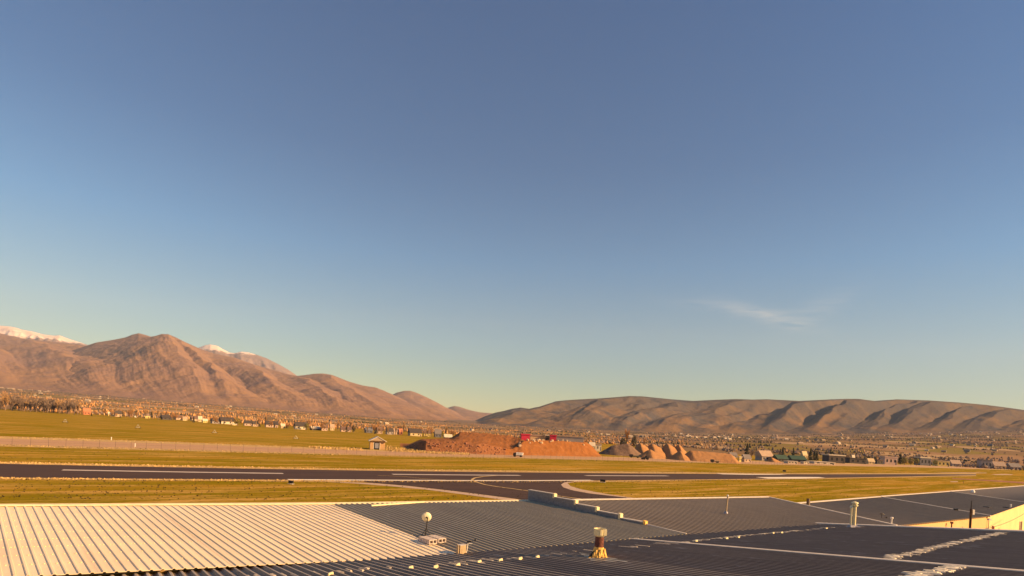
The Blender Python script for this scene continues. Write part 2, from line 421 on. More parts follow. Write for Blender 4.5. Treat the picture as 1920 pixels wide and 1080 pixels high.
# ------------------------------------------------------------------ mesh builder and scene-tree helpers
class MB:
    def __init__(self): self.v = []; self.f = []
    def quad(self, a, b, c, d):
        n = len(self.v); self.v += [tuple(map(float, p)) for p in (a, b, c, d)]; self.f.append((n, n + 1, n + 2, n + 3)); return self
    def tri(self, a, b, c):
        n = len(self.v); self.v += [tuple(map(float, p)) for p in (a, b, c)]; self.f.append((n, n + 1, n + 2)); return self
    def hexa(self, p):      # 8 points: bottom ring 0-3, top ring 4-7
        n = len(self.v); self.v += [tuple(map(float, q)) for q in p]
        for f in ((3, 2, 1, 0), (4, 5, 6, 7), (0, 1, 5, 4), (1, 2, 6, 5), (2, 3, 7, 6), (3, 0, 4, 7)):
            self.f.append(tuple(n + i for i in f))
        return self
    def box(self, x0, x1, y0, y1, z0, z1):
        return self.hexa([(x0, y0, z0), (x1, y0, z0), (x1, y1, z0), (x0, y1, z0), (x0, y0, z1), (x1, y0, z1), (x1, y1, z1), (x0, y1, z1)])
    def tube(self, a, b, r0, r1=None, n=8, cap=True):
        r1 = r0 if r1 is None else r1
        a = Vector(a); b = Vector(b); d = (b - a).normalized()
        e = d.cross(Vector((0, 0, 1)) if abs(d.z) < 0.9 else Vector((1, 0, 0))).normalized(); g = d.cross(e)
        k = len(self.v)
        for c, r in ((a, r0), (b, r1)):
            for i in range(n):
                t = 2 * math.pi * i / n
                self.v.append(tuple(c + e * math.cos(t) * r + g * math.sin(t) * r))
        for i in range(n):
            self.f.append((k + i, k + (i + 1) % n, k + n + (i + 1) % n, k + n + i))
        if cap:
            self.f.append(tuple(k + i for i in reversed(range(n)))); self.f.append(tuple(k + n + i for i in range(n)))
        return self
    def path(self, pts, r, n=6):
        for a, b in zip(pts[:-1], pts[1:]): self.tube(a, b, r, r, n)
        return self
    def lathe(self, prof, n=16, c=(0, 0, 0), jit=0.0):
        k = len(self.v)
        for r, z in prof:
            for i in range(n):
                t = 2 * math.pi * i / n
                rr = r * (1 + random.uniform(-jit, jit))
                self.v.append((c[0] + rr * math.cos(t), c[1] + rr * math.sin(t), c[2] + z))
        for j in range(len(prof) - 1):
            for i in range(n):
                self.f.append((k + j * n + i, k + j * n + (i + 1) % n, k + (j + 1) * n + (i + 1) % n, k + (j + 1) * n + i))
        return self
    def blob(self, c, rx, ry, rz, jit=0.25, lv=1):
        bm = bmesh.new(); bmesh.ops.create_icosphere(bm, subdivisions=lv, radius=1)
        k = len(self.v)
        for v in bm.verts:
            s = 1 + random.uniform(-jit, jit)
            self.v.append((c[0] + v.co.x * rx * s, c[1] + v.co.y * ry * s, c[2] + v.co.z * rz * s))
        for f in bm.faces: self.f.append(tuple(k + v.index for v in f.verts))
        bm.free(); return self
    def mesh(self, name, mat, smooth=False):
        me = bpy.data.meshes.new(name); me.from_pydata(self.v, [], self.f)
        if mat is not None: me.materials.append(mat)
        if smooth: me.polygons.foreach_set('use_smooth', [True] * len(me.polygons))
        me.update(); return me
    def build(self, name, mat, parent=None, loc=None, smooth=False, rotz=0.0):
        o = bpy.data.objects.new(name, self.mesh(name, mat, smooth)); COL.objects.link(o)
        if parent is not None: o.parent = parent
        if loc is not None: o.location = loc
        if rotz: o.rotation_euler = (0, 0, rotz)
        return o

def tag(o, label, cat, group=None, kind=None):
    if label: o['label'] = label
    if cat: o['category'] = cat
    if group: o['group'] = group
    if kind: o['kind'] = kind
    return o

def thing(name, label, cat, loc=(0, 0, 0), rotz=0.0, group=None):
    o = bpy.data.objects.new(name, None); COL.objects.link(o)
    o.location = tuple(float(x) for x in loc); o.rotation_euler = (0, 0, rotz); o.empty_display_size = 0.5
    return tag(o, label, cat, group)

def copy_thing(src, loc, rotz=0.0, scale=1.0, label=None):
    c = src.copy(); COL.objects.link(c)
    c.location = tuple(float(x) for x in loc); c.rotation_euler = (0, 0, rotz); c.scale = scale if isinstance(scale, tuple) else (scale,) * 3
    if label: c['label'] = label
    for ch in src.children:
        d = ch.copy(); COL.objects.link(d); d.parent = c
        for g in ch.children:
            e = g.copy(); COL.objects.link(e); e.parent = d
    return c

def structure(o): o['kind'] = 'structure'; return o

def grid_mesh(name, X, Y, Z, mat, smooth=True):
    r, c = X.shape
    v = np.stack([X, Y, Z], -1).reshape(-1, 3)
    i = np.arange(r * c).reshape(r, c)
    q = np.stack([i[:-1, :-1], i[:-1, 1:], i[1:, 1:], i[1:, :-1]], -1).reshape(-1, 4)
    me = bpy.data.meshes.new(name)
    me.vertices.add(len(v)); me.vertices.foreach_set('co', v.astype(np.float32).ravel())
    me.loops.add(q.size); me.loops.foreach_set('vertex_index', q.astype(np.int32).ravel())
    me.polygons.add(len(q)); me.polygons.foreach_set('loop_start', np.arange(0, q.size, 4, dtype=np.int32))
    me.polygons.foreach_set('loop_total', np.full(len(q), 4, dtype=np.int32))
    if smooth: me.polygons.foreach_set('use_smooth', np.ones(len(q), dtype=bool))
    me.materials.append(mat); me.update(calc_edges=True)
    o = bpy.data.objects.new(name, me); COL.objects.link(o)
    return o

# ================================================================== THE LAND
# one ground sheet to beyond the hills
g = np.array([-14000, -6000, -2000, -800, -300, 0, 300, 800, 2000, 6000, 14000.0])
gx, gy = np.meshgrid(g, g)
structure(grid_mesh('ground', gx, gy, np.zeros_like(gx), M['ground'], False))

def prof(pts):
    """photo outline -> (sideways tangent, elevation tangent)"""
    rr = np.array([ray(*p) for p in pts]); o = np.argsort(rr[:, 0])
    return rr[o, 0], rr[o, 2]

foot_x, foot_e = prof([(-400, 720), (0, 727), (240, 745), (480, 764), (700, 782), (900, 795), (1100, 805), (1300, 812), (1500, 813), (1700, 811), (1920, 806), (2300, 820)])
start_x = np.array([-1.5, -0.9, -0.5, -0.1, 0.1, 0.3, 0.5, 0.9, 1.5])
start_d = np.array([560, 640, 700, 1080, 900, 560, 520, 800, 900.0])
D_FOOT = 3400.0
def apron(tx, D):
    e = np.interp(tx, foot_x, foot_e)
    zf = H + e * D_FOOT
    d0 = np.interp(tx, start_x, start_d)
    t = np.clip((D - d0) / (D_FOOT - d0), 0, 3.0)
    z = zf * t ** 1.15
    z = z + 2.2 * np.clip(t * 6, 0, 1) * fbm(tx * D / 260, D / 260, 3)
    return np.where(D < d0, -0.8 - (d0 - D) * 0.002, z + np.clip((D - d0) / 60 - 0.8, -0.8, 0))

tx = np.linspace(-1.35, 1.35, 700)
D = np.geomspace(480, 6200, 150)
TX, DD = np.meshgrid(tx, D)
structure(grid_mesh('valley_floor', TX * DD, DD, apron(TX, DD), M['valley']))

def mountain(name, sky, d_foot, d_top, mat, t0, t1, nx, spur, skew, amp, seed, gpow, nd=190, crests=None, cf=0.47):
    """a range of hills: the photo's skyline set at its real distance, with spurs and gullies running down to the valley"""
    sx, se = prof(sky)
    tx = np.linspace(t0, t1, nx)
    t = np.linspace(0, 1.25, nd)
    TX, T = np.meshgrid(tx, t)
    dt = np.interp(tx, *d_top)[None, :] if isinstance(d_top, tuple) else np.full_like(tx, d_top)[None, :]
    DD = d_foot + (dt - d_foot) * T
    e0 = np.interp(tx, sx, se); kx = (np.arange(-60, 61) * (tx[1] - tx[0])); kw = np.exp(-(kx / 0.045) ** 2); kw /= kw.sum()
    es = np.convolve(np.pad(e0, 60, 'edge'), kw, 'valid')
    wT = np.clip(T, 0, 1) ** 3
    zt = H + (e0[None, :] * wT + es[None, :] * (1 - wT)) * dt
    zf = np.minimum(apron(TX[0], np.full_like(TX[0], d_foot))[None, :] - 12, zt - 5)
    s = TX + skew * (1 - T) + 0.03 * perlin(TX * 6 + seed, T * 2.5)
    sp = ridged(s * spur + seed * 3.1, T * 0.55 + seed, 3, 0.5)
    X = TX * DD
    env = np.clip(np.sin(np.pi * np.clip(T, 0, 1)), 0, 1) ** 0.7 * np.clip((1 - T) * 6, 0, 1)
    rel = np.maximum(zt - zf, 30)
    gprof = np.where(T <= 1, np.clip(T, 0, 1) ** gpow, 1 - (T - 1) * 1.6)
    z = zf + rel * gprof
    z = z + rel * amp * (sp - 0.55) * env
    z = z + rel * 0.007 * (ridged(s * 30 + seed, T * 1.6, 4, 0.6) - 0.5) * np.clip(env * 1.5, 0, 1)
    z = z + rel * 0.007 * (ridged(X / 130 + seed, DD / 170, 3, 0.6) - 0.5) * np.clip(env * 1.5, 0, 1)
    if crests is not None:
        tri = np.zeros_like(s)
        for (px, a, wl, wr) in crests:
            d = s - 0.028 * fbm(TX * 9, T * 4 + px, 3) - ray(px, 760)[0]
            tri = np.maximum(tri, a * np.clip(np.where(d < 0, 1 + d / wl, 1 - d / wr), 0, 1))
        z = z + rel * cf * (tri - 0.45) * np.clip(np.sin(np.pi * np.clip(T, 0, 1) ** 1.3), 0, 1) ** 0.8 * np.clip((1.02 - T) * 5, 0, 1)
    z = z + rel * 0.032 * fbm(X / 420 + seed, DD / 420, 5, 0.55) * np.clip(env * 2, 0, 1)
    z = z + 0.006 * rel * fbm(X / 150 + seed, DD / 150, 3) * np.clip(T * 5, 0, 1)
    # keep the measured skyline: nothing in front of the crest may stand above it
    el = (z - H) / DD
    cap = np.interp(tx, sx, se)[None, :] - 0.0006 - 0.004 * np.clip(1 - T, 0, 1)
    z = np.where(T < 0.999, np.where(el > cap, H + (cap - 0.15 * np.minimum(el - cap, 0.02)) * DD, z), z)
    return structure(grid_mesh(name, X, DD, z, mat))

sky_west = [(-700, 640), (-300, 600), (0, 624), (40, 634), (100, 640), (160, 647), (200, 656), (260, 668), (340, 690), (420, 720), (520, 760), (2600, 900)]
mountain('mountain', sky_west, 3600, 8200, M['hill_left'], -1.4, -0.3, 520, 6.0, -0.12, 0.035, 5.9, 1.0, 110, crests=[(-300, .7, .1, .1), (-120, .9, .12, .08), (30, .8, .10, .08), (150, .8, .1, .1)], cf=.16)
sky_left = [(-700, 790), (-300, 745), (-100, 716), (0, 697), (60, 680), (120, 662), (160, 648), (180, 641.5), (215, 636), (235, 632), (247, 627), (260, 624), (272, 627), (283, 630.5),
            (292, 629), (303, 625.5), (316, 626), (330, 632), (350, 642), (375, 653), (400, 662), (440, 670), (480, 684), (520, 695), (540, 701), (558, 704), (575, 702),
            (590, 700), (605, 699.5), (622, 702), (640, 709), (655, 715), (680, 722), (705, 726), (718, 731), (735, 738.5), (760, 750), (800, 767), (850, 784), (900, 800), (1000, 825), (2600, 930)]
mountain('mountain', sky_left, 3350, (np.array([-1.4, -0.8, -0.4, -0.2, 0.0, 0.3]), np.array([6500, 6800, 7000, 7400, 8000, 8000.0])),
         M['hill_left'], -1.3, 0.1, 1150, 6.0, -0.13, 0.03, 2.3, 1.05, crests=[(-120, .6, .1, .08), (60, .6, .09, .07), (262, 1.0, .15, .085), (312, .9, .05, .05), (432, .8, .06, .06), (520, .7, .07, .05), (600, .8, .07, .06), (705, .7, .07, .05)], cf=.20)
sky_gap = [(-700, 800), (500, 800), (640, 775), (700, 756), (735, 739.5), (745, 735), (758, 732), (770, 732), (782, 736), (800, 744), (818, 753), (836, 763), (860, 773), (890, 784), (940, 802), (1000, 825), (2600, 930)]
mountain('hill', sky_gap, 5200, 8800, M['hill_left'], -0.45, 0.08, 460, 10.0, -0.05, 0.08, 3.7, 1.0, 90)
sky_far = [(-700, 800), (700, 800), (790, 782), (825, 769), (845, 762), (852, 760.5), (862, 762), (880, 768), (900, 772.5), (920, 774), (945, 775), (1000, 788), (1080, 812), (2600, 930)]
mountain('hill', sky_far, 6200, 10200, M['hill_left'], -0.3, 0.15, 320, 10.0, -0.05, 0.08, 9.7, 1.0, 80)
sky_snow = [(-700, 560), (-250, 590), (-60, 603), (0, 610), (15, 611), (30, 613.5), (40, 617), (62, 621), (80, 626), (100, 628.5), (112, 628), (122, 632), (135, 636.5), (150, 641),
            (170, 648), (220, 668), (320, 672), (350, 664), (372, 651), (385, 646.5), (395, 645), (408, 648), (418, 654), (430, 660), (440, 661.5), (452, 658.5), (466, 660),
            (480, 664), (500, 671), (520, 681), (540, 692), (556, 703), (600, 730), (700, 780), (2600, 920)]
mountain('snowy_mountain', sky_snow, 7800, 10500, M['snow_hill'], -1.15, -0.2, 600, 14.0, -0.04, 0.10, 7.7, 1.0, 90)
sky_right = [(-200, 790), (800, 812), (880, 793), (910, 780), (930, 773), (945, 770), (960, 766), (976, 763.5), (992, 766), (1012, 761.5), (1030, 756), (1042, 752), (1060, 750), (1080, 748.5), (1120, 746.5),
             (1160, 743.5), (1180, 742), (1205, 742.5), (1225, 744.5), (1260, 748), (1300, 751), (1340, 749), (1380, 747.5), (1410, 748.5), (1440, 748), (1500, 751), (1530, 749.5),
             (1560, 748), (1590, 747), (1612, 747.5), (1640, 751), (1660, 749.5), (1682, 748), (1740, 750), (1800, 754), (1850, 758.5), (1900, 765), (1920, 768), (2050, 780), (2300, 800), (2700, 850)]
mountain('ridge', sky_right, 3300, (np.array([-0.2, 0.1, 0.4, 1.4]), np.array([6400, 5600, 5200, 5000.0])),
         M['hill_right'], -0.20, 1.4, 1300, 9.0, 0.17, 0.10, 4.9, 0.95,
         crests=[(1000, .4, .05, .04), (1092, .8, .07, .06), (1230, 1.0, .10, .09), (1335, .5, .06, .05), (1448, .6, .10, .05), (1618, 1.15, .095, .04), (1692, 1.0, .065, .08), (1790, .7, .06, .04), (1842, .95, .08, .06), (1925, .85, .07, .08), (2010, 1, .1, .05), (2100, .8, .07, .07), (2220, 1, .1, .06)])

# ------------------------------------------------------------------ strips of the airfield
def strip(name, top, bot, mat, z, kind='structure'):
    """a band on the ground between two outlines"""
    xs = sorted(set([p[0] for p in top] + [p[0] for p in bot]))
    xs = [x for x in xs if max(top[0][0], bot[0][0]) <= x <= min(top[-1][0], bot[-1][0])]
    full = []
    for a, b in zip(xs[:-1], xs[1:]):
        n = max(1, int((b - a) / 30)); full += [a + (b - a) * i / n for i in range(n)]
    full.append(xs[-1])
    mb = MB()
    ty = np.interp(full, [p[0] for p in top], [p[1] for p in top]); by = np.interp(full, [p[0] for p in bot], [p[1] for p in bot])
    P = [(G(x, y0, z), G(x, y1, z)) for x, y0, y1 in zip(full, ty, by)]
    for (a0, a1), (b0, b1) in zip(P[:-1], P[1:]): mb.quad(a1, b1, b0, a0)
    o = mb.build(name, mat)
    if kind: o['kind'] = kind
    return o

def poly(name, pts, mat, z):
    mb = MB(); mb.v = [tuple(G(x, y, z)) for x, y in pts]; mb.f = [tuple(range(len(pts)))]
    return structure(mb.build(name, mat))

run_top = [(-300, 862), (0, 869.5), (240, 874.5), (480, 879), (720, 882.8), (960, 885.5), (1200, 887.7), (1440, 889), (1560, 889.2), (1700, 889.0), (1830, 889.3)]
run_bot = [(-300, 892), (0, 895.2), (240, 897.2), (480, 899), (720, 900.9), (960, 901.5), (1130, 900.8), (1300, 899), (1440, 897.5), (1560, 895.8), (1700, 893.4), (1830, 890.8)]
strip('runway', run_top, run_bot, M['asphalt'], 0.03)
off = lambda pts, d: [(x, y + d) for x, y in pts]
strip('verge', [(x, y - 3.2 * (1 if x < 1300 else 0.6)) for x, y in run_top], off(run_top, 1), M['verge'], 0.012)
strip('verge', off(run_bot, -1), [(x, y + 3.0 * (1 if x < 1300 else 0.5)) for x, y in run_bot], M['verge'], 0.016)

road_top = [(-300, 816), (0, 822.5), (120, 826), (240, 829.5), (360, 833.5), (480, 838), (720, 846.3), (960, 852.7), (1200, 859), (1440, 865.8), (1600, 870), (1720, 872.8), (1900, 878.5)]
road_bot = [(-300, 828), (0, 833), (120, 836.5), (240, 839.5), (360, 843), (480, 846.3), (720, 852.6), (960, 857.6), (1200, 863.7), (1440, 870.2), (1600, 873.2), (1720, 875.3), (1900, 880.4)]
strip('road', road_top, road_bot, M['road'], 0.03)
strip('verge', [(x, y - max(1.2, 4.6 - x / 300)) for x, y in road_top], off(road_top, 0.5), M['verge'], 0.02)
strip('verge', off(road_bot, -0.5), [(x, y + max(1.0, 3.6 - x / 450)) for x, y in road_bot], M['verge'], 0.024)

# taxiway joining the runway
poly('taxiway', [(640, 899.6), (697, 905), (760, 910), (850, 920), (930, 930), (985, 937), (1060, 948), (1160, 950), (1230, 940), (1167, 932), (1105, 925), (1072, 919),
                 (1056, 913.5), (1052, 908.5), (1058, 904.5), (1085, 900.6), (960, 900.8), (800, 900.7)], M['asphalt'], 0.034)
poly('verge', [(600, 902.5), (697, 905.5), (760, 910.5), (850, 920.5), (930, 930.5), (1000, 940), (985, 943), (900, 931), (800, 918), (720, 910.5), (660, 906)], M['gravel'], 0.02)
poly('verge', [(1042, 907.5), (1048, 903), (1075, 900.8), (1120, 900.8), (1080, 903.2), (1064, 906), (1070, 911.5), (1090, 917.5), (1130, 925), (1180, 932.4), (1230, 939.5), (1167, 933), (1100, 925.3), (1060, 916), (1048, 911.5)], M['gravel'], 0.026)

def line(name, pts, w, mat, z=0.042):
    """painted line of real width w along ground points"""
    P = [G(x, y, z)[:2] for x, y in pts]; mb = MB(); L = []
    for i, p in enumerate(P):
        d = P[min(i + 1, len(P) - 1)] - P[max(i - 1, 0)]; d /= np.hypot(*d); n = np.array([-d[1], d[0]]) * w / 2
        L.append((p + n, p - n))
    for (a, b), (c, d) in zip(L[:-1], L[1:]): mb.quad((*a, z), (*b, z), (*d, z), (*c, z))
    return structure(mb.build(name, mat))
line('centreline_marking', [(117, 881), (240, 883.2), (360, 885.2), (531, 887.6)], 1.5, M['mark'])
line('centreline_marking', [(736, 889.2), (860, 890.4), (975, 891.2)], 1.5, M['mark'])
line('centreline_marking', [(1098, 891.6), (1180, 892), (1252, 892.2)], 1.6, M['mark'])
line('edge_marking', [(540, 899.2), (720, 900.3), (880, 900.9), (1000, 901), (1110, 900.4)], 1.5, M['mark_bright'])
poly('aiming_point_marking', [(1341, 887.6), (1405, 888.6), (1475, 889.6), (1462, 890.3), (1400, 890), (1355, 889.2)], M['mark_bright'], 0.046)
poly('aiming_point_marking', [(1417, 894.6), (1500, 894.2), (1535, 894.4), (1548, 896.0), (1500, 897.4), (1440, 897.2)], M['mark_bright'], 0.046)
line('taxi_marking', [(930, 891.4), (905, 893.5), (890, 896), (885, 899), (892, 903.5), (910, 908.7), (935, 912.8), (960, 916), (992, 920.5), (1042, 929), (1090, 935.5), (1150, 943)], 0.5, M['mark_yellow'], 0.05)
line('taxi_marking', [(708, 891.5), (760, 893.5), (790, 897), (860, 901.5), (890, 905)], 0.25, M['mark_yellow'], 0.05)
# far taxiway, end pad
strip('far_taxiway', [(1785, 896.5), (1840, 899), (1900, 902.5), (1990, 909)], [(1785, 898), (1840, 901), (1900, 905.2), (1990, 913)], M['soil_brown'], 0.03)
poly('pale_pad', [(1858, 889.2), (1880, 888.7), (1900, 889.3), (1896, 890.6), (1868, 890.4)], M['gravel'], 0.03)
poly('pale_pad', [(1745, 885.4), (1850, 886.4), (1850, 887.2), (1800, 887)], M['gravel'], 0.03)
poly('pale_pad', [(1782, 902.4), (1796, 902.2), (1796, 903.8), (1782, 903.8)], M['gravel'], 0.03)

# dry grass fringes and weeds: nobody could count them
def tufts(name, bands, n, hmin, hmax, mat, w=0.12):
    V = []; Fc = []
    for (top, bot, share) in bands:
        k = int(n * share)
        x0, x1 = max(top[0][0], bot[0][0], -60), min(top[-1][0], bot[-1][0], 1960)
        xs = rng.uniform(x0, x1, k)
        ys = np.interp(xs, *zip(*top)) + rng.uniform(0, 1, k) * (np.interp(xs, *zip(*bot)) - np.interp(xs, *zip(*top)))
        for x, y in zip(xs, ys):
            p = G(x, y, 0.0); h = random.uniform(hmin, hmax); s = h * random.uniform(0.5, 1.1) + w
            for q in range(3):
                a = random.uniform(0, 6.28); dx, dy = math.cos(a) * s / 2, math.sin(a) * s / 2; b = len(V)
                V += [(p[0] - dx, p[1] - dy, 0), (p[0] + dx, p[1] + dy, 0), (p[0] + dx * 0.3 + random.uniform(-.2, .2) * h, p[1] + dy * 0.3, h)]
                Fc.append((b, b + 1, b + 2))
    mb = MB(); mb.v = V; mb.f = Fc
    o = mb.build(name, mat); o['kind'] = 'stuff'; return o
def band(base, a, b): return ([(x, y + a) for x, y in base], [(x, y + b) for x, y in base])
tufts('dry_grass', [(*band(run_top, -3.5, -0.3), .28), (*band(run_bot, 0.8, 3.4), .22), (*band(road_top, -4.5, -1), .28), (*band(road_bot, 0.6, 3.6), .22)], 9000, 0.05, 0.20, M['dry_grass'])
tufts('weeds', [(*band(run_bot, 1.5, 5), .15), (*band(road_bot, 0.5, 3), .30), (*band(run_bot, 5, 40), .35), (*band(run_top, -30, -4), .2)], 3600, 0.04, 0.15, M['weed'])
tufts('dry_grass', [([(580, 838), (680, 842)], [(580, 840), (680, 845.5)], .3), ([(720, 836), (790, 845), (880, 851)], [(720, 846), (790, 850), (880, 853.5)], .7)], 1100, 0.25, 0.7, M['dry_grass'], 0.1)

# ================================================================== HANGAR ROOFS
def lerp(a, b, t): return a + (b - a) * t
def rib_roof(name, label, lo0, lo1, hi0, hi1, mat, rib=0.30, height=0.036, wall=None, wall_drop=4.8, cap=None, rake=None, per=3, foot=0.16, crest=0.09, crest_mat=None, crest_to=1.0, group=None):
    """hangar whose roof is a row of ribbed metal sheets running from the low edge to the high edge"""
    lo0, lo1, hi0, hi1 = (np.array(p, float) for p in (lo0, lo1, hi0, hi1))
    root = thing(name, label, 'hangar', lo0, 0, group)
    O = lo0
    n = max(1, int(round(np.linalg.norm((lo1 - lo0)[:2]) / (rib * per))))
    up = np.array([0, 0, 1.0])
    pr = []
    for k in range(per):
        c = (k + 0.5) / per; w = 1.0 / per
        pr += [(c - w * foot, 0), (c - w * crest, height), (c + w * crest, height), (c + w * foot, 0)]
    pr = [(0.0, 0.0)] + pr + [(1.0, 0.0)]
    for i in range(n):
        mb = MB(); jz = random.uniform(-0.002, 0.002)
        for (s, h) in pr:
            t = (i + s) / n
            mb.v.append(tuple(lerp(lo0, lo1, t) + up * (h + jz) - O)); mb.v.append(tuple(lerp(hi0, hi1, t) + up * (h + jz) - O))
        for k in range(len(pr) - 1):
            mb.f.append((2 * k, 2 * k + 2, 2 * k + 3, 2 * k + 1))
        # thickness lip along the low edge
        m0 = len(mb.v)
        for (s, h) in pr:
            t = (i + s) / n; mb.v.append(tuple(lerp(lo0, lo1, t) + up * (h + jz - 0.02) - O))
        for k in range(len(pr) - 1): mb.f.append((m0 + k, m0 + k + 1, 2 * k + 2, 2 * k))
        po = mb.build('roof_panel', mat, root)
        if crest_mat is not None and random.random() < (crest_to - i / n) * 6 + 0.5:
            po.data.materials.append(crest_mat)
            for k in range(per):  # rib crests and their right-hand faces take the lighter material
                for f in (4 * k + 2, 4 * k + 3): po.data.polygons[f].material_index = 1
    dv = (hi0 - lo0); dv2 = dv / np.linalg.norm(dv)
    du = (lo1 - lo0) / np.linalg.norm(lo1 - lo0)
    if cap is not None:
        mb = MB(); w = 0.22
        a, b = hi0 - O, hi1 - O; k = dv2 * w
        mb.hexa([a - k + up * 0.03, b - k + up * 0.03, b + k + up * (-0.0), a + k + up * (-0.0), a - k + up * 0.06, b - k + up * 0.06, b + k * 0.1 + up * 0.10, a + k * 0.1 + up * 0.10])
        mb.build('ridge_cap', cap, root)
        # short back slope behind the ridge
        mb = MB(); bk = np.array([dv2[0], dv2[1], 0]) * 9.0
        mb.quad(a + up * 0.0, b + up * 0.0, b + bk - up * 2.1, a + bk - up * 2.1); mb.build('back_slope', mat, root)
        mb = MB(); zb = np.array([0, 0, 1.0])
        q0, q1 = a + bk - up * 2.13, b + bk - up * 2.13
        mb.hexa([q0 - zb * (q0[2] + O[2]) * 0.999, q1 - zb * (q1[2] + O[2]) * 0.999, q1 - zb * (q1[2] + O[2]) * 0.999 + bk * 0.02, q0 - zb * (q0[2] + O[2]) * 0.999 + bk * 0.02, q0, q1, q1 + bk * 0.02, q0 + bk * 0.02])
        mb.build('back_wall', M['yellow_wall'], root)
    if rake is not None:
        for which in rake[1]:
            l, h = ((lo0, hi0), (lo1, hi1))[which]; l = l - O; h = h - O
            sgn = du * (0.2 if which else -0.2)
            mb = MB().hexa([l - up * 0.12, l + sgn - up * 0.12, h + sgn - up * 0.12, h - up * 0.12, l + up * 0.07, l + sgn + up * 0.07, h + sgn + up * 0.07, h + up * 0.07])
            mb.build('rake_trim', rake[0], root)
    if wall is not None:
        inn = dv2 * 0.25; inn[2] = 0
        a, b = lo0 + inn - O, lo1 + inn - O
        th = np.array([dv2[0], dv2[1], 0]) * 0.2
        z0 = -O[2] + 0.002
        A = [np.array([p[0], p[1], z0]) for p in (a, b, b + th, a + th)]; B = [np.array([p[0], p[1], -0.03]) for p in (a, b, b + th, a + th)]
        mb = MB().hexa(A + B); mb.build('wall', wall, root)
    return root

ZV = 5.1
zr = ZV + 0.25
L3l, L3h = G(868, 1041, ZV), G(622, 945.5, zr)
L1l, L1h = G(54, 1080, ZV), G(12.5, 949, zr)
k = 1.35
A0, B0 = L3l + k * (L1l - L3l), L3h + k * (L1h - L3h)
rib_roof('hangar', 'hangar with bright white ribbed metal roof at lower left of the row', A0, L3l, B0, L3h, M['white_roof'], cap=M['ridge_cap'], height=0.034)
L4l, L4h = G(1290, 1003, ZV), G(993, 939.5, zr)
hangar_dark = rib_roof('hangar', 'hangar with slate grey ribbed roof between white roof and stepped parapet', L3l, L4l, L3h, L4h, M['dark_roof'], height=0.07, foot=0.31, crest=0.10, cap=M['ridge_cap'])
R2l, R2h = G(1680, 986, ZV - 0.02), G(1440, 932.5, zr)
# R2: the sheet just beyond the stepped parapet
rib_roof('hangar', 'grey roofed hangar just beyond the stepped parapet with a thin post on it', L4l + np.array([0.05, 0.03, 0]), R2l, L4h + np.array([0.05, 0.03, 0]), R2h, M['far_roof'], rib=0.4, cap=M['trim'], rake=(M['trim'], (1,)), wall=M['yellow_wall'])
z3 = 4.8
R3 = [G(1640, 990, z3), G(1857, 967.5, z3), G(1455, 947.5, z3 + 0.25), G(1650, 931.8, z3 + 0.25)]
rib_roof('hangar', 'grey roofed hangar with buff end wall behind the black utility pole', R3[0], R3[1], R3[2], R3[3], M['far_roof'], rib=0.45, cap=M['trim'], rake=(M['trim'], (1,)), wall=M['yellow_wall'])
R4 = [R3[1] + np.array([0.12, 0.1, 0]), G(1928, 943, z3), R3[3] + np.array([0.12, 0.1, 0.02]), G(1780, 921.8, z3 + 0.27)]
rib_roof('hangar', 'dark grey roofed hangar with white dome vent on its ridge', R4[0], R4[1], R4[2], R4[3], M['far_roof'], rib=0.5, cap=M['trim'], rake=(M['trim'], (1,)), wall=M['pale_wall'])
R5 = [R4[1] + np.array([0.15, 0.12, 0]), G(2030, 918.5, z3), R4[3] + np.array([0.15, 0.12, 0.02]), G(2060, 900.5, z3 + 0.27)]
rib_roof('hangar', 'farthest grey roofed hangar at the right edge of the row', R5[0], R5[1], R5[2], R5[3], M['far_roof'], rib=0.6, cap=M['trim'], rake=(M['trim'], (1,)), wall=M['pale_wall'])

# near row: slopes down to the valley gutter
va, vb = G(297, 1079, ZV), G(1430, 991, ZV)
U = (vb - va)[:2] / np.hypot(*(vb - va)[:2]); NN = np.array([-U[1], U[0]]); KV = float(NN @ va[:2])
SL, Z0 = 0.13, ZV - 0.06
def N(px, py, dz=0.0):
    r = ray(px, py); d = (Z0 + dz + SL * KV - H) / (r[2] + SL * (NN @ r[:2]))
    return r * d + np.array([0, 0, H])
def Np(s, d, dz=0.0):      # s metres along the valley from its left end, d metres up the near slope
    p = va[:2] + U * s - NN * d
    return np.array([p[0], p[1], Z0 + SL * d + dz])
def Nsd(px, py):
    p = N(px, py); q = p[:2] - va[:2]
    return float(q @ U), float(-(q @ NN))
s1 = Nsd(1204, 1015)[0]; s1b = Nsd(1700, 1058)[0]; s1 = (s1 + s1b) / 2
sE = (Nsd(1570, 988)[0] + Nsd(1920, 998)[0]) / 2
NEAR = 16.0
near_a = rib_roof('hangar', 'nearest slate roof with strong ribs and rusty flue, left of the seam', Np(-9, -1.1), Np(s1, -1.1), Np(-9, NEAR), Np(s1, NEAR), M['near_roof'], height=0.075, foot=0.31, crest=0.09, crest_mat=M['pale_crest'], crest_to=0.72)
near_b = rib_roof('hangar', 'near slate roof right of the seam with diagonal white sealant line', Np(s1 + 0.04, -1.1, 0.03), Np(sE, -0.3, 0.03), Np(s1 + 0.04, NEAR, 0.03), Np(sE, NEAR, 0.03), M['near_roof'], height=0.045, foot=0.28)
O = np.array(near_b.location)
MB().hexa([Np(sE - .10, -.2, .0) - O, Np(sE + .19, -.2, .0) - O, Np(sE + .19, NEAR, .0) - O, Np(sE - .10, NEAR, .0) - O, Np(sE - .10, -.2, .14) - O, Np(sE + .19, -.2, .16) - O, Np(sE + .19, NEAR, .16) - O, Np(sE - .10, NEAR, .14) - O]).build('edge_trim', M['trim'], near_b)
